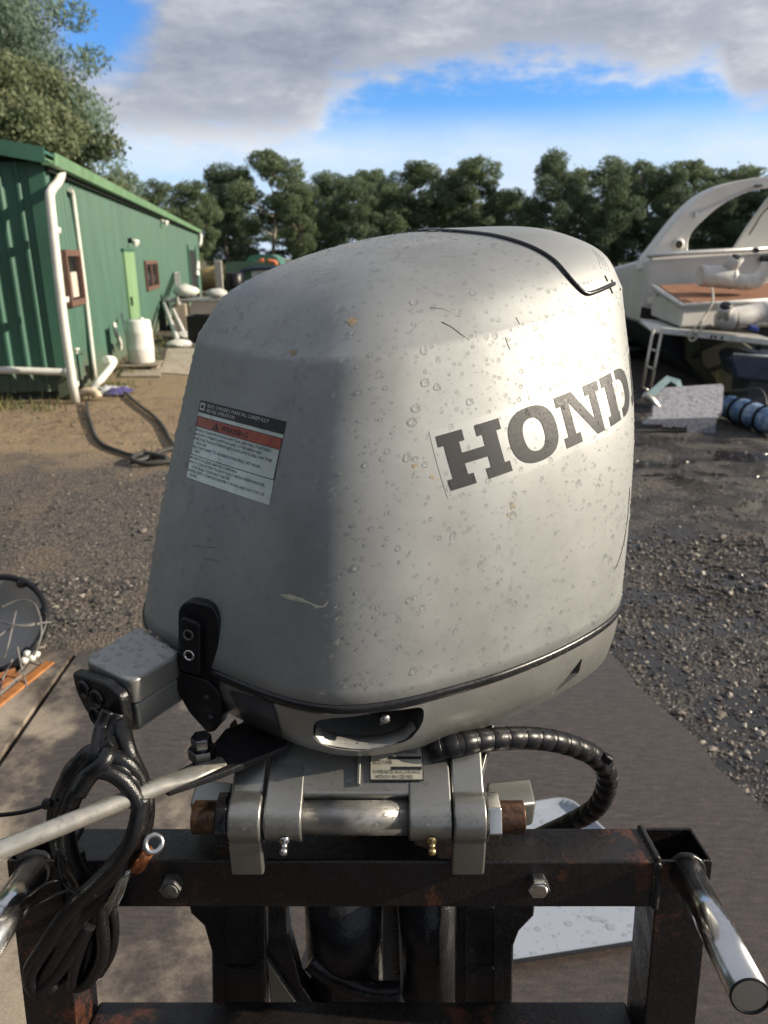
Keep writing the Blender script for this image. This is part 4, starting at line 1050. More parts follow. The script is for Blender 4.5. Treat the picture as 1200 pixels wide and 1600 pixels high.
def cladding(par, o, d, nrm, total, h0, hfun, sub=.762):
    k = int(math.ceil(total/sub)); cache = {}
    for i in range(k):
        w = min(sub, total - i*sub) - .003
        if w < .1: continue
        h = round(hfun(i*sub + w/2), 3); key = (round(w, 3), h)
        base = o + d*(i*sub)
        if key not in cache:
            pr = sheet_mesh(w, h, 4 if w > .6 else 2); V = [d*a + nrm*b + Vector((0, 0, zz)) for zz in (h0, h) for a, b in pr]; n = len(pr)
            m = MB(); m.v = [tuple(v) for v in V]; m.f = [(j, j+1, n+j+1, n+j) for j in range(n-1)]; m.sm = [False]*(n-1)
            m.f += []; ob = m.build('cladding_sheet', M_SHED, None, fix=False); cache[key] = ob
        else: ob = cache[key].copy(); COL.objects.link(ob)
        ob.parent = par; ob.location = base - ORG[par.name]
pitch = R(9)
wallL = MB().prism([SHC - SN*.10, SHC + SD*SLEN - SN*.10, SHC + SD*SLEN - SN*.02, SHC - SN*.02], (0, 0, EAVE-.06)).build('wall', simple('shed lining', (.02, .04, .03), .8), SHED)
cladding(wallL, SHC + SD*.06, SD, SN, SLEN-.06, .03, lambda s: EAVE-.05)
wallG = MB().prism([SHC - GN*.10 + GD*.1, SHC + GD*6 - GN*.10, SHC + GD*6 - GN*.02, SHC - GN*.02 + GD*.1], (0, 0, EAVE-.06)).build('gable_wall', simple('gable lining', (.012, .02, .018), .8), SHED)
cladding(wallG, SHC + GD*.10, GD, GN, 5.9, .10, lambda s: EAVE-.02 + (s-.3)*math.tan(pitch))
def pl_(o, d, n_, a, b, z0, z1, t0, t1): return MB().prism([o + d*a + n_*t0 + Vector((0, 0, z0)), o + d*b + n_*t0 + Vector((0, 0, z0)), o + d*b + n_*t0 + Vector((0, 0, z1)), o + d*a + n_*t0 + Vector((0, 0, z1))], n_*(t1-t0))
pl_(SHC, SD, SN, -.03, .05, .02, EAVE-.02, -.01, .035).build('corner_trim', M_SHED, SHED); pl_(SHC, GD, GN, -.04, .13, .02, EAVE, -.005, .032).build('corner_trim', M_SHED, SHED)
gut = MB(); prof = [(.0, .0), (.13, .0), (.15, .12), (.135, .125), (.12, .02), (.01, .02), (0, .1)]
a0 = SHC - SD*.12 + SN*.05 + Vector((0, 0, EAVE-.04)); gut.prism([a0 + SN*a + Vector((0, 0, b)) for a, b in prof], SD*(SLEN+.25)); gut.build('gutter', M_FASC, SHED)
roof = MB(); r0 = SHC - SD*.14 + SN*.10 + Vector((0, 0, EAVE+.07)); rv = (GD*math.cos(pitch) + Vector((0, 0, math.sin(pitch))))
rib_ = []
for k in range(int(SLEN/.19)+1): pass
roof.prism([r0, r0 + SD*(SLEN+.3), r0 + SD*(SLEN+.3) + rv*6.4, r0 + rv*6.4], (0, 0, .03)); roof.build('roof', M_SHED, SHED)
MB().prism([r0 - Vector((0, 0, .10)) - SD*.01, r0 - Vector((0, 0, .10)) - SD*.01 + rv*6.4, r0 + Vector((0, 0, .055)) - SD*.01 + rv*6.4, r0 + Vector((0, 0, .055)) - SD*.01], -SD*.03).build('barge_board', M_SHED, SHED)
MB().prism([SHC + SN*.035 + Vector((0, 0, EAVE-.09)), SHC + SN*.035 + SD*SLEN + Vector((0, 0, EAVE-.09)), SHC + SN*.035 + SD*SLEN + Vector((0, 0, EAVE-.045)), SHC + SN*.035 + Vector((0, 0, EAVE-.045))], SN*.05).build('eave_shade', simple('eave shade paint', (.012, .02, .015), .8), SHED)  # near-black strip painting in the shade under the gutter
def wq(pxs, t0, t1, name, mat, par=SHED, b=.0):
    P = [wh(x, y, t0) for x, y in pxs]; o = MB().prism(P, SN*(t1-t0)).build(name, mat, par); return o
def swz(p): d = p - SHC; return d.dot(SD), p.z
def wrect(px0, py0, px1, py1):
    a, z1 = swz(wh(px0, py0)); b, _ = swz(wh(px1, py0)); _, z0 = swz(wh(px0, py1)); return a, b, z0, z1
def window(px0, py0, px1, py1, mull=True):
    a, b, z0, z1 = wrect(px0, py0, px1, py1); f = .07
    w = pl_(SHC, SD, SN, a, b, z0, z1, .029, .036).build('window', M_GLASS, SHED)
    for (q0, q1, y0, y1) in ((a-f, a, z0-f, z1+f), (b, b+f, z0-f, z1+f), (a, b, z1, z1+f), (a, b, z0-f, z0)): pl_(SHC, SD, SN, q0, q1, y0, y1, .0, .075).build('window_frame', M_TIMB, w)
    if mull: mid = (a+b)/2; pl_(SHC, SD, SN, mid-.05, mid+.05, z0, z1, .037, .06).build('mullion', M_TIMB, w)
    return w, a, b, z0, z1
w1, a, b, z0, z1 = window(95, 400, 115, 472, False)
pl_(SHC, SD, SN, a+(b-a)*.25, a+(b-a)*.7, z0+.03, z0+.32, .037, .05).build('rag', simple('pale rag', (.55, .48, .40), .9, 0, .2, 20), w1)
window(223, 413, 241, 450)
a, b, z0, z1 = wrect(188, 393, 204, 500)
door = pl_(SHC, SD, SN, a, b, .05, z1, .03, .062).build('door', M_DOOR, SHED); pl_(SHC, SD, SN, a+.12, a+.2, z1-.9, z1-.75, .062, .09).build('door_handle', M_DARKMET, door)
pl_(SHC, SD, SN, a-.05, b+.05, z1+.005, z1+.05, .03, .066).build('door_head', M_SHED, door)
a, b, z0, z1 = wrect(292, 390, 303, 465); dw = pl_(SHC, SD, SN, a, b, .03, z1, .029, .034).build('doorway', simple('dark doorway', (.008, .010, .010), .9), SHED)
for (q0, q1) in ((a-.25, a), (b, b+.1)): pl_(SHC, SD, SN, q0, q1, .03, z1+.15, .0, .07).build('door_jamb', M_SHED, dw)
for (px, py) in ((203, 376), (253, 346)):
    p = wh(px, py, .06); m = MB(); m.box(p, (.10, .10, .09), None, .02); lo = m.build('wall_lamp', M_BLACKP if px < 230 else M_WHITEP, SHED)
    MB().lathe([(.03, 0), (.07, .10), (.06, .11), (0, .10)], p + SN*.04, (.75, -.2, -.4), 14).build('lamp_head', M_WHITEP, lo)
def wpipe(pts, r_, name, off=.11, fn=wh, mat=M_WHITEP, par=SHED): return MB().tube(spline([fn(x, y, off) for x, y in pts], 3), r_, 12).build(name, mat, par)
wpipe([(96, 258), (95, 274), (88, 288), (79, 300), (80, 330), (99, 500), (118, 628)], .050, 'downpipe', .10)
for y in (360, 468, 600): 
    t = (y-300)/328; p = wh(79 + 39*t, y, .10); MB().lathe([(.056, -.03), (.06, -.03), (.06, .03), (.056, .03)], p, (0, 0, 1), 14).build('pipe_bracket', M_WHITEP, SHED)
wpipe([(110, 297), (113, 303), (117, 330), (133, 455), (149, 592)], .028, 'thin_downpipe', .06)
wpipe([(314, 366), (314, 376), (312, 384)], .06, 'downpipe', .1); wpipe([(309, 410), (308, 432)], .08, 'downpipe', .1)
wpipe([(-30, 577), (0, 578), (60, 580), (112, 582)], .042, 'cross_pipe', .10, gh)
MB().lathe([(.07, -.04), (.075, 0), (.06, .05)], gh(110, 582, .1), (1, 0, 0), 12).build('pipe_bracket', M_WHITEP, SHED)
# tap
tp_ = wh(120, 553, .12); MB().tube([tp_ - Vector((0, 0, .5)), tp_, tp_ + SN*.06], .014, 8).build('standpipe', M_DARKMET, SHED)
MB().lathe([(.0, .02), (.04, .015), (.04, 0), (.015, -.01), (.015, -.05)], tp_ + Vector((0, 0, .05)), (0, 0, 1), 10).build('tap', M_WHITEP, SHED)
wpipe([(180, 545), (184, 560), (190, 578), (185, 590)][0:3], .03, 'hose_tail', .1) if False else None

# fallen leaves on the sand
def litter():
    rg = np.random.default_rng(8); vs = []; fs = []
    for k in range(2600):
        b = SHC + SD*rg.uniform(-2.5, 9) + SN*(.1 + 2.6*rg.random()**1.5) if k % 2 else SHC + GD*rg.uniform(-1.5, 4) + GN*(.1 + 2.2*rg.random()**1.5)
        a = rg.uniform(0, 6.28); l_ = rg.uniform(.02, .05); d = np.array([math.cos(a), math.sin(a), rg.uniform(-.2, .3)])*l_; t = np.array([-math.sin(a), math.cos(a), 0])*l_*.22; p = np.array([b.x, b.y, .02]); i = len(vs)
        vs += [tuple(p-d), tuple(p+t), tuple(p+d), tuple(p-t)]; fs.append((i, i+1, i+2, i+3))
    m = MB(); m.v = vs; m.f = fs; m.sm = [False]*len(fs); g = NT('dead leaves'); g.set(g.ramp(g.noise(6, 3, .6, g.pos()), [(.35, (.10, .055, .028)), (.65, (.30, .20, .10))]), .8)
    o = m.build('leaf_litter', g.m, None, fix=False); o['kind'] = 'stuff'; o['label'] = 'brown fallen gum leaves strewn before the shed'
litter()
# ------------------------------------------------------------------ things along the shed wall
gp_ = at_z(223, 577); B = root('barrel', (gp_.x, gp_.y, 0), 'white plastic barrel standing on a small pallet against the green shed', 'barrel')
c = Vector((gp_.x, gp_.y, .10)); M_BARR = simple('white drum plastic', (.72, .71, .66), .5, 0, .1, 6)
bs = .60
MB().lathe([(0, 0), (.17, 0), (.19, .02), (.195, .2), (.20, .22), (.195, .24), (.192, .44), (.197, .46), (.19, .48), (.18, bs), (.165, bs+.03), (.0, bs+.035)], c, (0, 0, 1), 28).build('drum', M_BARR, B)
MB().lathe([(.03, 0), (.035, .03), (0, .035)], c + Vector((.07, -.04, bs+.03)), (0, 0, 1), 12).build('bung', M_WHITEP, B)
pt = root('pallet', (gp_.x, gp_.y, 0), 'small weathered timber pallet under the white barrel', 'pallet')
M_OLDW = simple('grey old timber', (.26, .22, .17), .85, 0, .3, 14)
RS = Matrix(((SN.x, SD.x, 0), (SN.y, SD.y, 0), (0, 0, 1)))
for k in range(4): MB().box(c + RS @ Vector((0, -.21+.14*k, -.012)), (.55, .11, .02), RS).build('board', M_OLDW, pt)
for k in (-.2, .2): MB().box(c + RS @ Vector((k, 0, -.06)), (.08, .5, .07), RS).build('bearer', M_OLDW, pt)
pad = MB(); q = [at_z(x, y) for x, y in ((188, 590), (250, 590), (252, 574), (196, 572))]; pad.prism([Vector((p.x, p.y, -.02)) for p in q], (0, 0, .045)); o = pad.build('concrete_pad', M_SLAB); o['kind'] = 'structure'
q = [at_z(x, y) for x, y in ((250, 583), (345, 590), (345, 545), (262, 545))]; o = MB().prism([Vector((p.x, p.y, -.03)) for p in q], (0, 0, .04)).build('concrete_path', simple('dry concrete', (.36, .31, .24), .85, 0, .2, 3)); o['kind'] = 'structure'
def ground_pipe(name, pts, r_, mat, label, cat, zc=None):
    P = [at_z(x, y, z) for x, y, z in pts]; return solo(MB().tube(spline(P, 5), r_, 10), name, mat, label, cat)
M_HOSE = simple('dusty black hose', (.035, .033, .030), .6, 0, .3, 20)
ground_pipe('garden_hose', [(136, 628, .03), (137, 645, .025), (142, 662, .025), (148, 680, .025), (160, 694, .025), (180, 703, .025), (205, 711, .025), (235, 714, .03), (262, 712, .03)], .018, M_HOSE, 'black hose curving from the downpipe foot over the sandy ground', 'hose')
ground_pipe('garden_hose', [(188, 607, .025), (205, 622, .025), (220, 635, .025), (240, 650, .025), (256, 668, .025), (264, 684, .025), (275, 700, .025)], .018, M_HOSE, 'black hose running past the cloth scrap towards the motor', 'hose')
ground_pipe('garden_hose', [(205, 722, .025), (228, 716, .03), (250, 706, .04), (275, 700, .03), (300, 706, .03), (285, 716, .03), (255, 722, .03), (225, 724, .03), (206, 717, .05), (226, 708, .05), (262, 716, .05)], .02, M_HOSE, 'tangled end of black hose in a loose loop on dark gravel', 'hose')
elb = wh(160, 562, .25)
PE = at_z(147, 612, .04); solo(MB().tube(spline([PE + Vector((-.02, 0, -.04)), PE + Vector((.0, 0, .06)), PE + Vector((.09, .1, .16)), wh(178, 566, .35), wh(172, 561, .32), wh(165, 562, .30)], 5), .045, 12), 'drain_pipe', M_WHITEP, 'white bent drain pipe leaning up against the green wall', 'pipe')
e2 = at_z(140, 618, .05); solo(MB().tube(spline([e2 + Vector((-.12, 0, .0)), e2 + Vector((-.05, 0, .05)), e2 + Vector((.08, -.02, .04)), e2 + Vector((.13, -.06, -.02))], 5), .045, 12), 'pipe_elbow', simple('cream pvc', (.55, .45, .32), .6, 0, .2, 9), 'cream pipe elbow lying on the ground by the downpipe foot', 'pipe')
def rag_(px, py, s, seed, mat, label):
    p = at_z(px, py); rr = random.Random(seed); rows = [[(p.x + (i/6-.5)*s*1.6, p.y + (j/6-.5)*s*2.4, .02 + rr.uniform(0, .10)*math.sin(i/6*3.14)*math.sin(j/6*3.14)) for i in range(7)] for j in range(7)]
    solo(MB().grid(rows), 'cloth_scrap', mat, label, 'cloth')
rag_(170, 612, .22, 1, simple('grey white cloth', (.45, .45, .48), .9, 0, .4, 20), 'crumpled pale grey cloth on the ground between pipe and hose')
rag_(186, 615, .18, 2, simple('purple blue cloth', (.06, .05, .17), .9, 0, .4, 20), 'crumpled dark blue cloth on the ground beside the hose')
# broom pole and bent rods leaning by the barrel
sp_ = [at_z(206, 568, .02), wh(190, 490, .10), wh(189, 483, .10)]
solo(MB().tube([sp_[0], sp_[1]], .016, 8), 'metal_rod', M_STEEL, 'grey metal rod leaning on the pale green door beside the barrel', 'rod')
solo(MB().tube(spline([wh(178, 505, .1), wh(181, 520, .12), wh(188, 535, .14), wh(188, 546, .12)], 5), .03, 8), 'pipe_offcut', M_WHITEP, 'short curved white pipe hooked on the wall left of the barrel', 'pipe')
# outboard legs leaning against the wall
def leaning_leg(px_b, px_t, label, k):
    a = at_z(*px_b, .04); t = wh(px_t[0], px_t[1], .16); r0_ = root('old_gearcase', tuple(a), label, 'gearcase')
    M_W = simple('leg white %d' % k, (.58, .57, .54), .45, 0, .15, 10)
    MB().tube([a + (t-a)*u for u in (.12, .5, 1)], [.05, .045, .04], 10).build('shaft', M_W, r0_)
    d = (t-a).normalized(); s = d.cross(Vector((0, 0, 1))).normalized(); f = s.cross(d).normalized()
    MB().lathe([(0, -.24), (.05, -.2), (.085, -.08), (.09, .06), (.06, .2), (0, .24)], a + d*.16, s, 14).build('gearcase', M_W, r0_)
    MB().box(a + d*.30, (.34, .16, .03), None, .01).build('plate', M_W, r0_); MB().prism([a + d*.08 + s*.06, a + d*.08 - s*.10, a - s*.05, a + s*.02], f*.02).build('skeg', M_W, r0_)
leaning_leg((281, 541), (256, 474), 'white outboard gearcase leaning on the shed wall, its shaft pointing up', 0)
leaning_leg((291, 528), (261, 465), 'grey white outboard gearcase leaning behind the first one by the dark crate', 1)
cr = at_z(292, 545); CR = root('crate', (cr.x, cr.y+1.2, 0), 'dark plastic crate on the path beside the leaning outboard legs', 'crate')
for (dx, dy, sx, sy) in ((-.3, 0, .03, .5), (.3, 0, .03, .5), (0, -.25, .6, .03), (0, .25, .6, .03)): MB().box((cr.x+dx+.1, cr.y+1.2+dy, .27), (sx, sy, .5), None, .008).build('side', M_BLACKP, CR)
# grating
g0, g1 = wh(278, 472, .5), wh(273, 427, .08); GRt = root('frame_panel', (g0.x, g0.y, 0), 'pale metal frame leaning on the shed near the dark doorway', 'frame')
gw = SD*1.1; g0 = Vector((g0.x, g0.y, .6))
for a_, b_ in ((g0, g1), (g0+gw, g1+gw), (g0, g0+gw), (g1, g1+gw), (g0+gw*.5, g1+gw*.5)): MB().tube([a_, b_], .035, 6).build('bar', M_RODM, GRt)
MB().box(g0 + gw*.5 + Vector((0, 0, -.3)), (.3, 1.0, .6), RS, .02).build('footing_block', M_OLDW, GRt)
tb = at_z(318, 512, .0); TBL = root('work_table', (tb.x, tb.y, 0), 'low cluttered steel work table near the far end of the shed', 'table')
for dx in (-.7, .7):
    for dy in (-.4, .4): MB().cyl((tb.x+dx, tb.y+dy, 0), (tb.x+dx, tb.y+dy, .62), .03, 8).build('leg', M_DARKMET, TBL)
MB().box((tb.x, tb.y, .65), (1.6, 1.0, .06), None, .01).build('table_top', simple('grey steel top', (.30, .30, .30), .5, .4, .3, 6), TBL)
MB().box((tb.x, tb.y, .22), (1.5, .9, .04), None, .01).build('shelf', M_OLDW, TBL)
def lump(name, c, s, mat, label, cat, seed):
    rr = random.Random(seed); bm = bmesh.new(); bmesh.ops.create_icosphere(bm, subdivisions=2, radius=1); m = MB()
    V = [(c[0] + v.co.x*s[0]*(1+rr.uniform(-.2, .2)), c[1] + v.co.y*s[1]*(1+rr.uniform(-.2, .2)), c[2] + s[2] + v.co.z*s[2]*(1+rr.uniform(-.15, .15))) for v in bm.verts]
    m.add(V, [tuple(v.index for v in f.verts) for f in bm.faces], True); bm.free(); return solo(m, name, mat, label, cat)
lump('plastic_bag', (tb.x-.35, tb.y, .68), (.30, .25, .16), M_WHITEP, 'white crumpled bag on the steel work table', 'bag', 3)
lump('grey_bundle', (tb.x+.4, tb.y-.1, .68), (.25, .25, .12), simple('pale bundle', (.45, .45, .42), .8), 'pale grey bundle on the end of the work table', 'bundle', 4)
# far green vehicle under a canopy
V = root('utility_vehicle', tuple(at_z(385, 462)), 'green utility vehicle with a rounded canopy parked behind the motor near the trees', 'vehicle')
VY = at_z(385, 462).y
M_UTE = simple('dull green paint', (.085, .15, .10), .5, 0, .2, 1.5); M_NAVY = simple('navy tube', (.02, .035, .06), .4, 0, .2, 5)
def vprism(pts, y0, y1, name, mat): return MB().prism([at_y(x, y, y0) for x, y in pts], (0, y1-y0, 0)).build(name, mat, V)
vprism([(352, 410), (396, 408), (420, 412), (470, 420), (470, 448), (356, 450)], VY, VY+3.2, 'body', M_UTE)
vprism([(384, 408), (390, 400), (404, 397.5), (424, 398), (432, 402), (438, 412), (438, 425), (384, 425)], VY+.4, VY+2.6, 'canopy', simple('canopy green', (.06, .16, .12), .45, 0, .2, 2))
MB().tube(spline([at_y(x, y, VY-.15) for x, y in ((368, 447), (373, 435), (378, 425), (388, 420.5), (410, 419), (440, 419))], 4), .09, 8).build('bull_bar', M_NAVY, V)
vprism([(392, 423), (430, 422), (424, 432), (394, 434)], VY-.05, VY+.02, 'grille', M_WHITEP)
MB().tube(spline([at_y(x, y, VY+.3) for x, y in ((406, 416), (406, 409), (412, 407))], 4), .10, 8).build('orange_strap', simple('orange webbing', (.55, .16, .07), .7), V)
MB().tube(spline([at_y(x, y, VY+.3) for x, y in ((418, 408), (430, 410), (430, 416))], 4), .10, 8).build('orange_strap', MATS['orange webbing'], V)
for dx in (362, 455):
    p = at_y(dx, 455, VY+.1); MB().lathe([(.15, 0), (.36, .02), (.38, .1), (.36, .2), (.1, .22)], (p.x, VY-.05, .38), (0, 1, 0), 18).build('wheel', M_RUB, V)
p = at_z(348, 470); pm_ = root('storage_drum', (p.x, p.y, 0), 'small dark drum with a pale post beside the green vehicle', 'drum')
MB().lathe([(0, 0), (.35, 0), (.36, 1.0), (.3, 1.05), (0, 1.05)], (p.x+.5, p.y, 0), (0, 0, 1), 16).build('drum_body', M_BLACKP, pm_); MB().box((p.x, p.y-.4, .75), (.28, .1, 1.5), None, .02).build('post', simple('pale post', (.42, .40, .36), .7), pm_)
p = at_z(338, 462); lump('dry_brush', (p.x, p.y+1, 0), (1.4, 1, .6), simple('straw', (.32, .24, .10), .9, 0, .3, 4), 'yellow dry brush heap behind the work table', 'brush', 9)
# ------------------------------------------------------------------ motor cruiser on the right
M_GEL = simple('chalky white gelcoat', (.60, .585, .55), .42, 0, .10, 2.5); M_GEL2 = simple('cool white gelcoat', (.52, .55, .58), .4, 0, .1, 2); M_ANTI = simple('dark antifoul', (.022, .026, .036), .6, 0, .4, 3)
M_OLIVE = simple('olive grey antifoul', (.065, .068, .045), .7, 0, .3, 4); M_TEAK = simple('brown deck mat', (.24, .115, .062), .75, 0, .2, 14); M_ALU = simple('aluminium section', (.58, .58, .56), .4, .6, .15, 20)
CRU = root('motor_cruiser', tuple(at_z(1110, 640)), 'white motor cruiser with a curved arch standing stern-on in the yard', 'boat')
def cp_(pts, off, name, mat, par=CRU, bv=.0):
    o = MB().prism([at_y(*p) for p in pts], off).build(name, mat, par)
    if bv: bevel(o, bv, 3)
    return o
hull = cp_([(1014, 401, 9.3), (1300, 384, 9.3), (1300, 515, 9.3), (1001, 506, 9.3), (1004, 465, 9.3), (1009, 428, 9.3)], (.95, 5.5, -.25), 'hull', M_GEL, CRU, .06)
cp_([(1003, 479, 9.27), (1022, 484, 9.27), (1034, 498, 9.27), (999, 506, 9.27)], (0, .02, 0), 'quarter_notch', M_DARKMET)  # flat dark sheet in place of a notch in the hull corner
MB().tube([at_y(1012, 400, 9.27), at_y(1060, 396, 9.27), at_y(1300, 383, 9.27)], .028, 8).build('rub_rail', M_ALU, CRU)
cp_([(1003, 507, 9.5), (1300, 516, 9.5), (1300, 625, 9.5), (1190, 640, 9.5), (1130, 615, 9.5), (1060, 562, 9.5)], (.3, 5, .1), 'hull_bottom', M_ANTI)
cp_([(1092, 528, 8.95), (1160, 532, 8.95), (1200, 560, 8.95), (1290, 600, 8.95), (1290, 640, 8.95), (1180, 640, 8.95), (1128, 612, 8.95), (1094, 568, 8.95)], (0, .5, 0), 'stern_drive_mount', M_OLIVE, CRU, .03)
# hull stand blocks so that it rests on the ground
for px in (1130, 1250): 
    p = at_y(px, 640, 10.2); MB().box((p.x, 10.2, .20), (.5, .5, .46), None, .02).build('support_block', M_OLDW, CRU)
# locker with deck mat
TL, TF, TR_, TBk = at_y(1020, 447, 9.05), at_y(1066, 478, 8.1), at_y(1240, 466, 8.35), at_y(1240, 436, 9.25)
BL, BF, BR, BB = at_y(1016, 494, 9.05), at_y(1061, 512, 8.1), at_y(1240, 508, 8.35), at_y(1240, 486, 9.25)
lk = bevel(MB().add([TL, TF, TR_, TBk, BL, BF, BR, BB], [(0, 1, 2, 3), (7, 6, 5, 4), (0, 4, 5, 1), (1, 5, 6, 2), (2, 6, 7, 3), (3, 7, 4, 0)]).build('stern_locker', M_GEL, CRU), .03, 3)
mc = (TL+TF+TR_+TBk)/4; MB().prism([p + (mc-p)*.085 + Vector((0, 0, .002)) for p in (TL, TF, TR_, TBk)], (0, 0, .012)).build('deck_mat', M_TEAK, CRU)
MB().tube([TL + Vector((-.01, -.01, -.0)), TF + Vector((-.02, -.03, 0)), TR_ + Vector((0, -.03, 0))], .025, 8).build('locker_edge', M_GEL, CRU)
for px, py in ((1029, 461), (1045, 467), (1060, 473)): 
    p = at_y(px, py, 8.1 + (1066-px)/46*.95 - .02); MB().lathe([(0, .01), (.016, .008), (.02, 0)], p, (-.6, -.8, 0), 10).build('locker_stud', M_DARKMET, CRU)
# swim platform
cp_([(1034, 512, 8.0), (1080, 517, 7.95), (1212, 531, 7.9), (1212, 541, 7.9), (1080, 527, 7.95), (1034, 522, 8.0)], (.05, .9, .03), 'swim_platform', M_ALU, CRU, .01)
cp_([(1000, 501, 8.2), (1036, 509, 8.0), (1036, 522, 8.0), (1020, 519, 8.0), (1002, 506, 8.2)], (0, .08, 0), 'platform_bracket', M_GEL)
for px in (1090, 1112, 1118, 1128): MB().box(at_y(px, 523 + (px-1080)*.1, 7.935), (.02, .01, .03)).build('platform_slot', M_DARKMET, CRU)
for px in (1100, 1190):    # struts to the hull bottom
    MB().tube([at_y(px, 540, 8.3), at_y(px-20, 560, 9.4)], .03, 8).build('platform_strut', M_DARKMET, CRU)
# boarding ladder
for a, b in (((1021, 515), (1003, 607)), ((1034, 518), (1015, 613))): MB().tube([at_y(a[0], a[1], 7.95), at_y(b[0], b[1], 7.85)], .016, 8).build('ladder_rail', M_RODM, CRU)
for t in (.33, .62, .98): MB().tube([at_y(1021-18*t, 515+92*t, 7.95-.1*t), at_y(1034-19*t, 518+95*t, 7.95-.1*t)], .014, 8).build('ladder_rung', M_RODM, CRU)
# arch
outer = [(1004, 420), (1012, 402), (1026, 383), (1046, 357), (1068, 331), (1090, 310), (1114, 295), (1142, 285), (1172, 279), (1205, 275), (1245, 273), (1290, 274)]
inner = [(1078, 400), (1077, 386), (1079, 372), (1088, 357), (1103, 342), (1120, 327), (1138, 315), (1158, 305), (1180, 297), (1207, 292), (1245, 289), (1290, 289)]
am = MB(); ro = spline([at_y(x, y, 9.6) for x, y in outer], 3); ri = spline([at_y(x, y, 9.6) for x, y in inner], 3); dd = Vector((0, .34, 0)); bvv = Vector((0, .05, 0))
nrows = []
for a, b in zip(ro, ri):
    w = (b-a); nrows.append([a + w*.06, a + bvv, a + dd - bvv, a + w*.06 + dd, b - w*.06 + dd, b + dd - bvv, b + bvv, b - w*.06])
am.grid([r_ + [r_[0]] for r_ in nrows]); arch = am.build('radar_arch', M_GEL, CRU); sharpen(arch, 50)
p = at_y(1060, 382, 9.58); MB().lathe([(.045, -.02), (.07, -.02), (.07, .015), (.045, .02)], p, (0, -1, 0), 16).build('light_ring', M_GEL, arch); MB().lathe([(0, .012), (.045, .01), (.045, -.02)], p, (0, -1, 0), 14).build('light_lens', simple('brown lens', (.07, .05, .03), .2), arch)
MB().box(at_y(1087, 336, 9.56), (.03, .04, .06), None, .005).build('cleat', M_STEEL, arch); MB().box(at_y(1185, 290, 9.58), (.09, .04, .014)).build('arch_slot', M_DARKMET, arch)
MB().tube([at_y(1075, 397, 9.5), at_y(1150, 392, 9.5), at_y(1220, 389, 9.5)], .018, 8).build('grab_rail', M_STEEL, CRU)
cp_([(1143, 392, 9.9), (1168, 352, 9.9), (1200, 308, 9.9), (1228, 284, 9.9), (1290, 280, 9.9), (1290, 386, 9.9)], (.1, .25, 0), 'cabin_side', simple('sunlight tinted gelcoat', (.66, .63, .57), .4, 0, .08, 3), CRU, .03)  # paler copy of the white gelcoat, sunlight put into its colour
MB().tube(spline([at_y(x, y, 9.87) for x, y in ((1170, 367), (1180, 352), (1190, 335), (1203, 322))], 4), .008, 6).build('wire', M_DARKMET, CRU)
MB().box(at_y(1181, 391, 9.25), (.07, .06, .06), None, .015).build('deck_fitting', M_DARKMET, CRU); MB().box(at_y(1197, 404, 9.25), (.16, .05, .07), None, .02).build('vent', M_DARKMET, CRU)
# second boat behind
SB = root('white_boat', tuple(at_z(965, 560)), 'cool white boat hull with dark underside showing behind the motor cowl', 'boat')
def sb(pts, off, name, mat): o = MB().prism([at_y(*p) for p in pts], off).build(name, mat, SB); return bevel(o, .03, 2)
sb([(925, 424, 12.5), (985, 420, 12.5), (1012, 424, 12.5), (1010, 508, 12.5), (925, 512, 12.5)], (0, 5, 0), 'hull', M_GEL2)
sb([(925, 524, 12.3), (1040, 520, 12.3), (1030, 531, 12.3), (925, 534, 12.3)], (0, .5, 0), 'rub_rail', M_GEL2)
sb([(900, 513, 12.6), (1080, 513, 12.6), (1080, 575, 12.6), (900, 575, 12.6)], (0, 4, 0), 'dark_bottom', simple('slate bottom', (.035, .042, .055), .6, 0, .3, 2))
MB().tube([at_y(925, 545, 12.4), at_y(1010, 545, 12.4)], .035, 8).build('hull_strake', M_GEL2, SB)
# exhaust elbows on the stern
M_EXH = NT('white enamel with rust'); _n = M_EXH.noise(5, 6, .65); M_EXH.set(M_EXH.mix(M_EXH.smooth(_n, .58, .72), M_EXH.ramp(M_EXH.noise(12, 4), [(.3, (.50, .48, .45)), (.7, (.62, .60, .56))]), (.27, .15, .06)), .4, 0); M_EXH = M_EXH.m
EX = root('exhaust_elbow', tuple(at_y(1150, 452, 8.55)), 'large white pipe elbow with an upright stub lying on the brown deck mat', 'exhaust pipe')
MB().tube([at_y(1093, 431, 8.5), at_y(1096, 431, 8.5), at_y(1143, 434, 8.5), at_y(1147, 434, 8.5)], [.105, .112, .118, .11], 20).build('pipe_body', M_EXH, EX)
MB().tube(spline([at_y(1143, 438, 8.5), at_y(1165, 441, 8.48), at_y(1183, 438, 8.46), at_y(1196, 427, 8.45), at_y(1203, 412, 8.45)], 5), .085, 18).build('elbow', M_EXH, EX)
MB().tube([at_y(1137, 424, 8.5), at_y(1147, 410, 8.45), at_y(1152, 402, 8.42)], [.085, .072, .076], 18).build('stub', M_EXH, EX)
p = at_y(1152, 401.5, 8.415); dv = (at_y(1152, 402, 8.42) - at_y(1147, 410, 8.45)).normalized(); MB().lathe([(0, .003), (.058, .003), (.06, -.01)], p, dv, 18).build('stub_opening', M_BLACKP, EX)
MB().lathe([(.119, -.015), (.123, 0), (.119, .015)], at_y(1142, 434, 8.5), (1, 0, 0), 20).build('flange', M_EXH, EX)
EX2 = root('exhaust_elbow', tuple(at_y(1150, 512, 7.95)), 'white rust-stained pipe elbow lying under the locker on the swim platform', 'exhaust pipe')
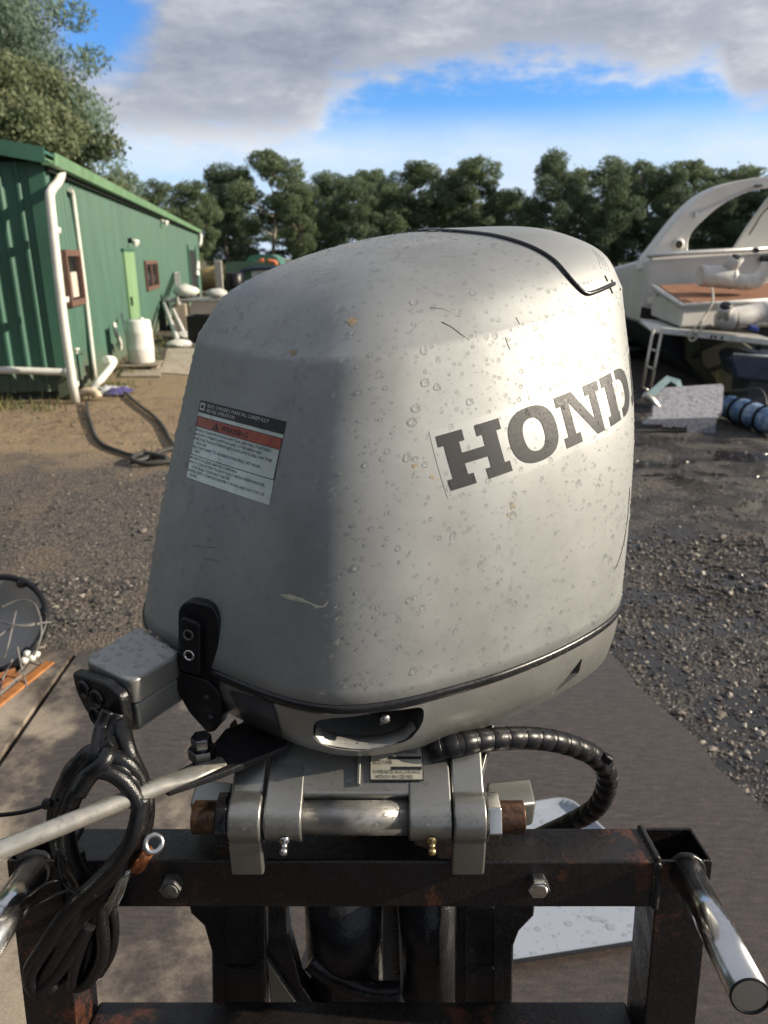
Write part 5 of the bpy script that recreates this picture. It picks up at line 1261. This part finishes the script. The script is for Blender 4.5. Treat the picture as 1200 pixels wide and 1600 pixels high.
MB().tube([at_y(1119, 494, 7.85), at_y(1123, 495, 7.85), at_y(1140, 498, 7.85), at_y(1165, 494, 7.9), at_y(1190, 489, 7.95), at_y(1198, 487, 7.95)], [.05, .10, .115, .112, .108, .12], 20).build('pipe_body', M_EXH, EX2)
MB().tube([at_y(1132, 494, 7.82), at_y(1133, 484, 7.78), at_y(1134, 478, 7.75)], [.085, .066, .072], 18).build('stub', M_EXH, EX2)
MB().lathe([(0, .003), (.056, .003), (.056, -.01)], at_y(1134, 477.5, 7.745), (at_y(1134, 478, 7.75) - at_y(1133, 484, 7.78)).normalized(), 18).build('stub_opening', M_BLACKP, EX2)
MB().lathe([(.117, -.01), (.119, 0), (.117, .01)], at_y(1146, 498, 7.86), (1, 0, .1), 20).build('rust_band', simple('rust band', (.22, .13, .05), .7, 0, .4, 20), EX2)
BRM = root('deck_brush', tuple(at_y(1180, 516, 7.85)), 'blue-headed deck brush with a white handle leaning on the lower pipe', 'brush')
MB().box(at_y(1177, 513, 7.84), (.10, .05, .05), Matrix.Rotation(.25, 3, 'Y'), .008).build('brush_head', simple('blue plastic', (.02, .05, .26), .5), BRM); MB().tube([at_y(1178, 511, 7.84), at_y(1204, 478, 7.95)], .012, 8).build('brush_handle', M_WHITEP, BRM)
solo(MB().tube(spline([at_y(*p) for p in ((1112, 450, 8.3), (1114, 462, 8.12), (1112, 474, 8.05), (1104, 490, 8.03), (1093, 506, 7.95), (1084, 514, 7.9), (1077, 524, 7.88), (1078, 532, 7.88), (1085, 531, 7.88), (1092, 521, 7.88), (1097, 512, 7.9), (1110, 508, 7.98))], 5), .012, 8), 'rope', simple('old rope', (.42, .40, .34), .9, 0, .2, 60), 'pale mooring rope hanging in a loop over the swim platform', 'rope')
# things lying under the stern
GY = at_z(1075, 676).y
PN = root('fibreglass_panel', tuple(at_z(1075, 676)), 'grey speckled fibreglass panel with a notched lower edge leaning under the stern', 'panel')
M_FG = NT('speckled fibreglass'); _v = M_FG.noise(30, 6, .75); M_FG.set(M_FG.ramp(_v, [(.38, (.14, .14, .155)), (.5, (.29, .29, .32)), (.7, (.36, .36, .39))]), .6); M_FG.bump(_v, .4, .01); M_FG = M_FG.m
MB().prism([at_y(x, y, GY + (676-y)*.006) for x, y in ((1023, 611), (1131, 604), (1128, 646), (1121, 653), (1019, 656))], (.0, .05, .02)).build('panel', M_FG, PN)
MB().prism([at_y(x, y, GY-.03) for x, y in ((1007, 663), (1017, 655), (1121, 652), (1119, 660), (1118, 676), (1114, 679), (1074, 679), (1073, 663), (1070, 668), (1054, 667), (1053, 664), (1050, 668), (1036, 667), (1034, 663))], (0, .09, .0)).build('lower_flange', M_FG, PN)
FR = root('metal_bracket', tuple(at_z(1030, 655)), 'teal grey bent metal bracket resting behind the speckled panel', 'bracket')
MB().tube([at_y(1010, 622, GY+.3), at_y(1042, 594, GY+.5), at_y(1056, 598, GY+.5), at_y(1062, 616, GY+.5)], .05, 4, True, False).build('bent_arm', simple('teal grey metal', (.10, .17, .19), .5, .2), FR)
MB().tube([at_y(1007, 616, GY+.3), at_y(1018, 624, GY+.3), at_y(1030, 640, GY+.25), at_z(1030, 655)], .035, 8).build('foot_bar', M_RODM, FR)
TP_ = root('tarp_roll', tuple(at_z(1190, 690)), 'mottled blue tarpaulin roll tied with black cord on the ground', 'tarp')
M_TARP = NT('blue tarp'); _v = M_TARP.noise(9, 6, .7); M_TARP.set(M_TARP.ramp(_v, [(.35, (.04, .085, .20)), (.5, (.11, .20, .36)), (.62, (.34, .42, .52)), (.8, (.10, .20, .42))]), .45); M_TARP.bump(M_TARP.noise(14, 4), .6, .03); M_TARP = M_TARP.m
pa, pb = at_y(1136, 645, 7.6), at_y(1215, 678, 6.75); rr = random.Random(3); pp = [pa + (pb-pa)*t + Vector((0, 0, rr.uniform(-.012, .012))) for t in [k/12 for k in range(13)]]
zmin = .14
pp = [Vector((p.x, p.y, max(p.z, zmin))) for p in pp]
MB().tube(pp, [.12 + rr.uniform(-.02, .015) for _ in pp], 14).build('roll', M_TARP, TP_)
for i in (3, 6, 9): MB().tube([pp[i] - (pb-pa).normalized()*.012, pp[i] + (pb-pa).normalized()*.012], .142, 14).build('cord', M_BLACKP, TP_)
NV = root('outboard_cowl', tuple(at_y(1180, 620, 8.0)), 'navy outboard cover on its side hanging under the swim platform', 'motor cover')
bevel(MB().prism([at_y(x, y, 7.9) for x, y in ((1140, 560), (1150, 550), (1260, 558), (1260, 596), (1200, 598), (1150, 592))], (.1, .55, 0)).build('cover', simple('navy gloss', (.028, .042, .075), .3, 0, .3, 5), NV), .04, 3)
MB().tube([at_y(1146, 553, 7.88), at_y(1200, 557, 7.88), at_y(1250, 561, 7.88)], .014, 6).build('trim_strip', M_ALU, NV)
MB().box((at_y(1200, 610, 8.1).x, 8.15, .22), (.6, .4, .44), None, .02).build('support', M_ANTI, NV)
solo(MB().tube(spline([at_y(*p) for p in ((1130, 612, 7.7), (1160, 610, 7.6), (1185, 608, 7.5), (1195, 620, 7.4), (1198, 640, 7.3))], 5), .014, 8), 'cable_loop', M_HOSE, 'dusty dark cable looping over the blue tarpaulin', 'cable')
solo(MB().prism([at_y(x, y, 8.3) for x, y in ((1121, 580), (1131, 579), (1132, 590), (1128, 600), (1123, 600))], (0, .05, 0)), 'leaf_scrap', simple('yellow leaf', (.35, .31, .13), .7), 'small yellow scrap stuck to the olive stern mount', 'scrap')
# dark hulls and gear to the right, outside the picture, keep casting their shade: the cruiser's own bulk does this

# ------------------------------------------------------------------ black open shell with wires on orange timber at the left
tb0 = at_z(40, 1075)
TM = []
for k, (a, b, lab_) in enumerate((((-70, 1150), (78, 1032), 'orange timber batten nearest the slab under the black shell'), ((-60, 1108), (30, 1050), 'orange timber batten in the middle under the black shell'), ((-60, 1072), (20, 1040), 'orange brown timber batten hidden furthest under the black shell'))):
    p0, p1 = at_z(*a, .05), at_z(*b, .05); d = (p1-p0); mid_ = (p0+p1)/2; an = math.atan2(d.y, d.x)
    solo(MB().box((mid_.x, mid_.y, .025+.001*k), (d.length, .045, .046), Matrix.Rotation(an, 3, 'Z'), .004), 'timber_batten', simple('orange stained timber %d' % k, (.34-.05*k, .135-.02*k, .035), .6, 0, .3, 25), lab_, 'timber')
SHL = root('motor_shell', tuple(at_z(10, 1060)), 'open black plastic shell with a grey inside lying on orange timber', 'shell')
sc_ = at_z(-12, 978, .17); ax_ = Vector((.10, -.62, .78)).normalized()
MB().lathe([(0, -.13), (.10, -.125), (.17, -.09), (.215, -.02), (.225, .03), (.21, .035), (.20, .02)], sc_, ax_, 36).build('outer_shell', M_BLACKP, SHL)
MB().lathe([(0, -.10), (.08, -.098), (.14, -.07), (.175, -.02), (.20, .02)], sc_, ax_, 36).build('inner_dish', simple('grey dish', (.26, .26, .255), .4, .1, .2, 6), SHL)
e1 = ax_.orthogonal().normalized(); e2_ = ax_.cross(e1)
for k in range(7):
    an = k*.9+.3; c_ = sc_ + (e1*math.cos(an) + e2_*math.sin(an))*.205 + ax_*.02; MB().box(c_, (.05, .03, .035), Matrix.Rotation(an, 3, 'Z'), .008).build('moulded_clip', M_BLACKP, SHL)
WR = root('loose_wires', tuple(at_z(30, 1040)), 'thin grey wires trailing out of the black shell over the gravel', 'wires')
M_WIRE = simple('grey wire', (.16, .15, .14), .5, 0, .3, 40)
for pts in (((0, 950, .26), (30, 938, .28), (55, 945, .28), (65, 985, .24), (55, 1020, .18), (35, 1050, .10), (10, 1075, .07), (-10, 1090, .06)),
            ((-10, 1000, .22), (20, 980, .24), (50, 975, .25), (80, 972, .22)),
            ((25, 955, .27), (18, 985, .24), (12, 1010, .2), (5, 1030, .15)),
            ((27, 1010, .16), (34, 1045, .08), (42, 1075, .04), (44, 1100, .02), (36, 1130, .02), (-5, 1140, .02)),
            ((20, 1030, .12), (4, 1062, .06), (2, 1085, .05), (12, 1105, .02), (32, 1108, .02)),
            ((62, 1030, .06), (72, 1050, .03), (80, 1065, .02)), ((-10, 968, .25), (15, 975, .26), (40, 978, .25), (62, 975, .24))):
    MB().tube(spline([at_z(*p) for p in pts], 5), .0035, 6).build('wire', M_WIRE, WR)
for k, (x_, y_) in enumerate(((42, 1022), (50, 1028), (38, 1032), (57, 1022))): MB().lathe([(0, -.012), (.012, -.01), (.014, 0), (.012, .01), (0, .012)], at_z(x_, y_, .16), (.4, .3*k, 1), 10).build('wire_connector', M_WHITEP, WR)

# ------------------------------------------------------------------ weeds at the foot of the shed
def weeds():
    rg = np.random.default_rng(5); vs = []; fs = []
    cl = []
    for k in range(46):
        if k < 24: b = SHC + GD*rg.uniform(.0, 3.5) + GN*rg.uniform(.05, .7)
        else: b = SHC + SD*rg.uniform(0, 9)**1.0 + SN*rg.uniform(.05, .5)
        cl.append(b)
    for b in cl:
        for j in range(int(rg.integers(25, 70))):
            p = np.array(b) + np.array([rg.normal(0, .12), rg.normal(0, .12), 0]); h = rg.uniform(.03, .14); w = .006; a = rg.uniform(0, 6.28); d = np.array([math.cos(a), math.sin(a), 0]); t = np.array([-d[1], d[0], 0]); k = len(vs)
            vs += [p - t*w, p + t*w, p + d*h*.5 + np.array([0, 0, h])]; fs.append((k, k+1, k+2))
    m = MB(); m.v = [tuple(v) for v in vs]; m.f = fs; m.sm = [False]*len(fs)
    g = NT('weed blades'); g.set(g.ramp(g.noise(3, 3, .5, g.pos()), [(.35, (.05, .08, .02)), (.65, (.16, .15, .05))]), .7)
    o = m.build('weeds', g.m, None, fix=False); o['kind'] = 'stuff'; o['label'] = 'short green and dry weeds along the foot of the shed'
weeds()

# ------------------------------------------------------------------ trees
def leaf_mat(name, lo, hi):
    m = NT(name); p = m.pos(); n = m.noise(.9, 3, .6, p); f = m.noise(7, 2, .5, p)
    c = m.ramp(m.math('ADD', m.math('MULTIPLY', n, .5), m.math('MULTIPLY', f, .5)), [(.33, lo), (.68, hi)])
    m.set(c, .6, 0, spec=.3)
    tr = m.n('ShaderNodeBsdfTranslucent'); m.l(c, tr.inputs[0]); mx = m.n('ShaderNodeMixShader'); mx.inputs[0].default_value = .45
    o = [x for x in m.t.nodes if x.type == 'OUTPUT_MATERIAL'][0]; m.l(m.b.outputs[0], mx.inputs[1]); m.l(tr.outputs[0], mx.inputs[2]); m.l(mx.outputs[0], o.inputs[0]); return m.m
LEAF = [leaf_mat('gum leaves', (.085, .125, .07), (.21, .265, .145)), leaf_mat('dark gum leaves', (.068, .105, .064), (.175, .23, .13)), leaf_mat('grey green leaves', (.13, .19, .145), (.27, .36, .275)), leaf_mat('olive leaves', (.11, .138, .07), (.25, .28, .16))]
M_BARK = simple('pale gum bark', (.27, .235, .195), .85, 0, .35, 3); M_BARKD = simple('dark bark', (.085, .07, .058), .9, 0, .35, 3)
def leaf_cloud(centers, radii, n, size, rg, droop=.0, hollow=.55):
    centers = np.array(centers); radii = np.array(radii); vol = radii.prod(1)**.75; pk = rg.choice(len(centers), n, p=vol/vol.sum())
    d = rg.normal(size=(n, 3)); d /= np.linalg.norm(d, axis=1)[:, None]; r = (hollow + (1-hollow)*rg.random(n)**.6)[:, None]
    P = centers[pk] + d*r*radii[pk]*(1 + .12*rg.normal(size=(n, 1)))
    nrm = d + .9*rg.normal(size=(n, 3)); nrm /= np.linalg.norm(nrm, axis=1)[:, None]
    t = rg.normal(size=(n, 3)); t[:, 2] -= droop; t -= nrm*(t*nrm).sum(1)[:, None]; t /= np.linalg.norm(t, axis=1)[:, None]; b = np.cross(nrm, t)
    s = size*rg.uniform(.6, 1.4, (n, 1)); asp = .32 if droop > .5 else .62
    V = np.stack([P - t*s*.5, P + b*s*asp*.5, P + t*s*.5, P - b*s*asp*.5], 1).reshape(-1, 3)
    return V, np.arange(n*4).reshape(-1, 4)
def crown_mesh(name, V, F, mat):
    me = bpy.data.meshes.new(name); me.from_pydata(V.tolist(), [], F.tolist()); me.materials.append(mat); return me
def make_tree(seed, H, spread, nclump, nleaf, size, mat, bark, bare=.35, droop=0., crad=(.9, 1.7)):
    rg = np.random.default_rng(seed); m = MB()
    trunk = [Vector((0, 0, 0))]; lean = rg.normal(0, .03, 2)
    for k in range(1, 7): trunk.append(Vector((lean[0]*k*H/6 + rg.normal(0, .08), lean[1]*k*H/6 + rg.normal(0, .08), H*.86*k/6)))
    r0 = .022*H; m.tube(trunk, [r0*(1-.13*k) for k in range(7)], 8)
    C = []; Rr = []
    for k in range(nclump):
        f = bare + (1-bare)*((k+.5)/nclump)**.9; a = k*2.399 + rg.uniform(-.5, .5); env = spread*(.35 + .65*math.sin(min(1, (f-bare)/(1-bare)*1.02 + .10)*math.pi)**.8)
        q = env*rg.uniform(.35, 1.0); z = H*f; c = Vector((math.cos(a)*q, math.sin(a)*q, z)); i = min(5, int(f/.86*6*.82)); base = trunk[i].lerp(trunk[min(6, i+1)], .4)
        base = Vector((base.x, base.y, min(base.z, z-.25))); mid = (base + c)/2 + Vector((0, 0, -.08*q)); m.tube([base, mid, c], [r0*.32, r0*.22, r0*.08], 5)
        s = rg.uniform(*crad); C.append(tuple(c)); Rr.append((s, s, s*rg.uniform(.55, .8)))
        for j in range(3):
            o = rg.normal(0, .75*s, 3); C.append((c.x+o[0], c.y+o[1], c.z+o[2]*.6)); s2 = s*rg.uniform(.4, .7); Rr.append((s2, s2, s2*.7))
    V, F = leaf_cloud(C, Rr, nleaf, size, rg, droop)
    me_t = bpy.data.meshes.new('trunk'); me_t.from_pydata([tuple(v) for v in m.v], [], m.f); me_t.polygons.foreach_set('use_smooth', [True]*len(m.f)); me_t.materials.append(bark)
    return me_t, crown_mesh('crown', V, F, mat)
def plant(name, meshes, loc, rz, sc, label, group=None):
    o = bpy.data.objects.new(name, None); COL.objects.link(o); o.location = loc; o.rotation_euler.z = rz; o.scale = sc; tag(o, label, 'tree', group)
    for nm, me in zip(('trunk', 'crown'), meshes):
        c = bpy.data.objects.new(nm, me); COL.objects.link(c); c.parent = o
    return o
KINDS = [make_tree(11, 11.5, 3.6, 20, 26000, .22, LEAF[0], M_BARK, .22), make_tree(12, 11.5, 3.2, 18, 23000, .22, LEAF[1], M_BARKD, .18), make_tree(13, 11.5, 4.2, 22, 24000, .22, LEAF[0], M_BARK, .40, 0, (.8, 1.5)), make_tree(14, 11.5, 3.4, 20, 24000, .22, LEAF[1], M_BARK, .12), make_tree(15, 11.5, 3.8, 16, 17000, .22, LEAF[3], M_BARK, .30, 0, (.7, 1.3))]
rt = random.Random(21)
KLAB = ['full-crowned green gum tree in the front rank of the wood line', 'dark dense gum tree in the front rank of the wood line', 'gum tree with an open crown on a bare pale trunk in the wood line', 'gum tree leafy almost to the ground in the front rank of the wood line', 'thin olive gum tree with a light crown in the wood line']
OWN = {(415, 232): 'tall open gum tree rising over its neighbours behind the green utility vehicle', (740, 244): 'tall full gum tree rising straight behind the peak of the silver cowl', (862, 240): 'broad dome-topped gum tree standing beside a gap of sky', (1165, 258): 'gum tree whose top shows just above the boat arch', (190, 262): 'olive gum tree growing over the far end of the shed roof', (1005, 250): 'full gum tree rising behind the foot of the boat arch'}
def tree_at(px, topy, Y, kind, wide=1.0, label=None, group='trees of the wood line'):
    label = label or OWN.get((px, topy)) or KLAB[kind]
    t = at_y(px, topy, Y); s = t.z/11.9; plant('gum_tree', KINDS[kind], (t.x, Y, 0), rt.uniform(0, 6.28), (s*wide, s*wide, s), label, group)
front = [(190, 262, 62, 4), (240, 285, 66, 1), (300, 282, 60, 0), (345, 262, 74, 3), (415, 232, 70, 2), (468, 285, 66, 0), (512, 272, 76, 1), (560, 280, 68, 3), (575, 263, 80, 2), (625, 288, 70, 0), (660, 252, 72, 2), (715, 258, 78, 4), (740, 244, 70, 0), (790, 300, 74, 1), (862, 240, 70, 3), (905, 262, 78, 0), (960, 252, 70, 1), (1005, 250, 74, 0), (1050, 262, 70, 3), (1080, 248, 76, 2), (1130, 285, 70, 1), (1165, 258, 74, 0), (1215, 270, 70, 3)]
for px, ty, Y, k in front: tree_at(px, ty, Y, k, rt.uniform(.82, 1.12))
for i in range(15):    # second rank, lower and darker, fills the gaps between the stems
    px = 130 + i*78; tree_at(px + rt.uniform(-15, 15), 318 + rt.uniform(-14, 14), 90, (1, 3)[i % 2], 1.7, 'low dark gum tree filling the gaps behind the front rank of the wood', 'rear rank of the wood')
for i in range(13):    # the wood goes on round both sides of the yard
    for sx in (-1, 1):
        x = sx*(30 + rt.uniform(-3, 5)) if sx < 0 else 62 + rt.uniform(-3, 5); y = -24 + i*7.4 + rt.uniform(-2, 2); s = rt.uniform(1.0, 1.3) if sx < 0 else rt.uniform(.8, 1.0)
        plant('gum_tree', KINDS[(i*2+sx) % 5], (x, y, 0), rt.uniform(0, 6.28), (s*1.25, s*1.25, s), 'gum tree in the row along the side of the yard', 'trees along the sides of the yard')
for i in range(9): plant('gum_tree', KINDS[i % 5], (40 + i*3.4 + rt.uniform(-1, 1), 72 - i*5.2 + rt.uniform(-2, 2), 0), rt.uniform(0, 6.28), (1.1, 1.1, rt.uniform(.85, 1.05)), 'gum tree in the row along the side of the yard', 'trees along the sides of the yard')
BIG = make_tree(33, 12.5, 4.0, 56, 150000, .16, LEAF[2], M_BARK, .10, 1.2, (.9, 1.5))
bpos = at_y(40, 300, 25.0); plant('eucalyptus', BIG, (bpos.x - 1.3, 25.0, 0), .4, (1, 1, 1), 'large drooping grey-green eucalyptus towering behind the green shed')
WS = root('added_workshop', (-7.5, -8.6, 0), 'unseen green steel building added to darken the shaded side of the motor', 'building')  # building added behind the camera to block sky and darken the motor
cladding_o = Vector((-15.0, -3.6, 0))
MB().box((-7.5, -8.65, 2.35), (15.0, 9.8, 4.7)).build('wall', simple('workshop lining', (.02, .045, .032), .8), WS)
cladding(WS, cladding_o, Vector((1, 0, 0)), Vector((0, 1, 0)), 9.2, .05, lambda s: 4.7)
MB().prism([Vector((-15.3, -3.4, 4.72)), Vector((.3, -3.4, 4.72)), Vector((.3, -8.6, 5.9)), Vector((-15.3, -8.6, 5.9))], (0, 0, .05)).build('roof', M_SHED, WS)
rdoor = MB().box((-2.9, -3.66, 1.9), (4.6, .12, 3.8)).build('roller_door', simple('grey roller door', (.16, .17, .17), .6, .2), WS)
UND = make_tree(34, 6.2, 2.4, 16, 34000, .13, LEAF[3], M_BARK, .2, .5, (.6, 1.1))
for px, Y, s in ((45, 21, 1.0), (120, 24, 1.05)): q = at_y(px, 300, Y); plant('young_gum', UND, (q.x-1.2, Y, 0), px, (s, s, s), 'bushy olive young gum beside the trunk of the big eucalyptus' if px < 100 else 'bushy olive young gum where the eucalyptus crown ends above the shed roof')
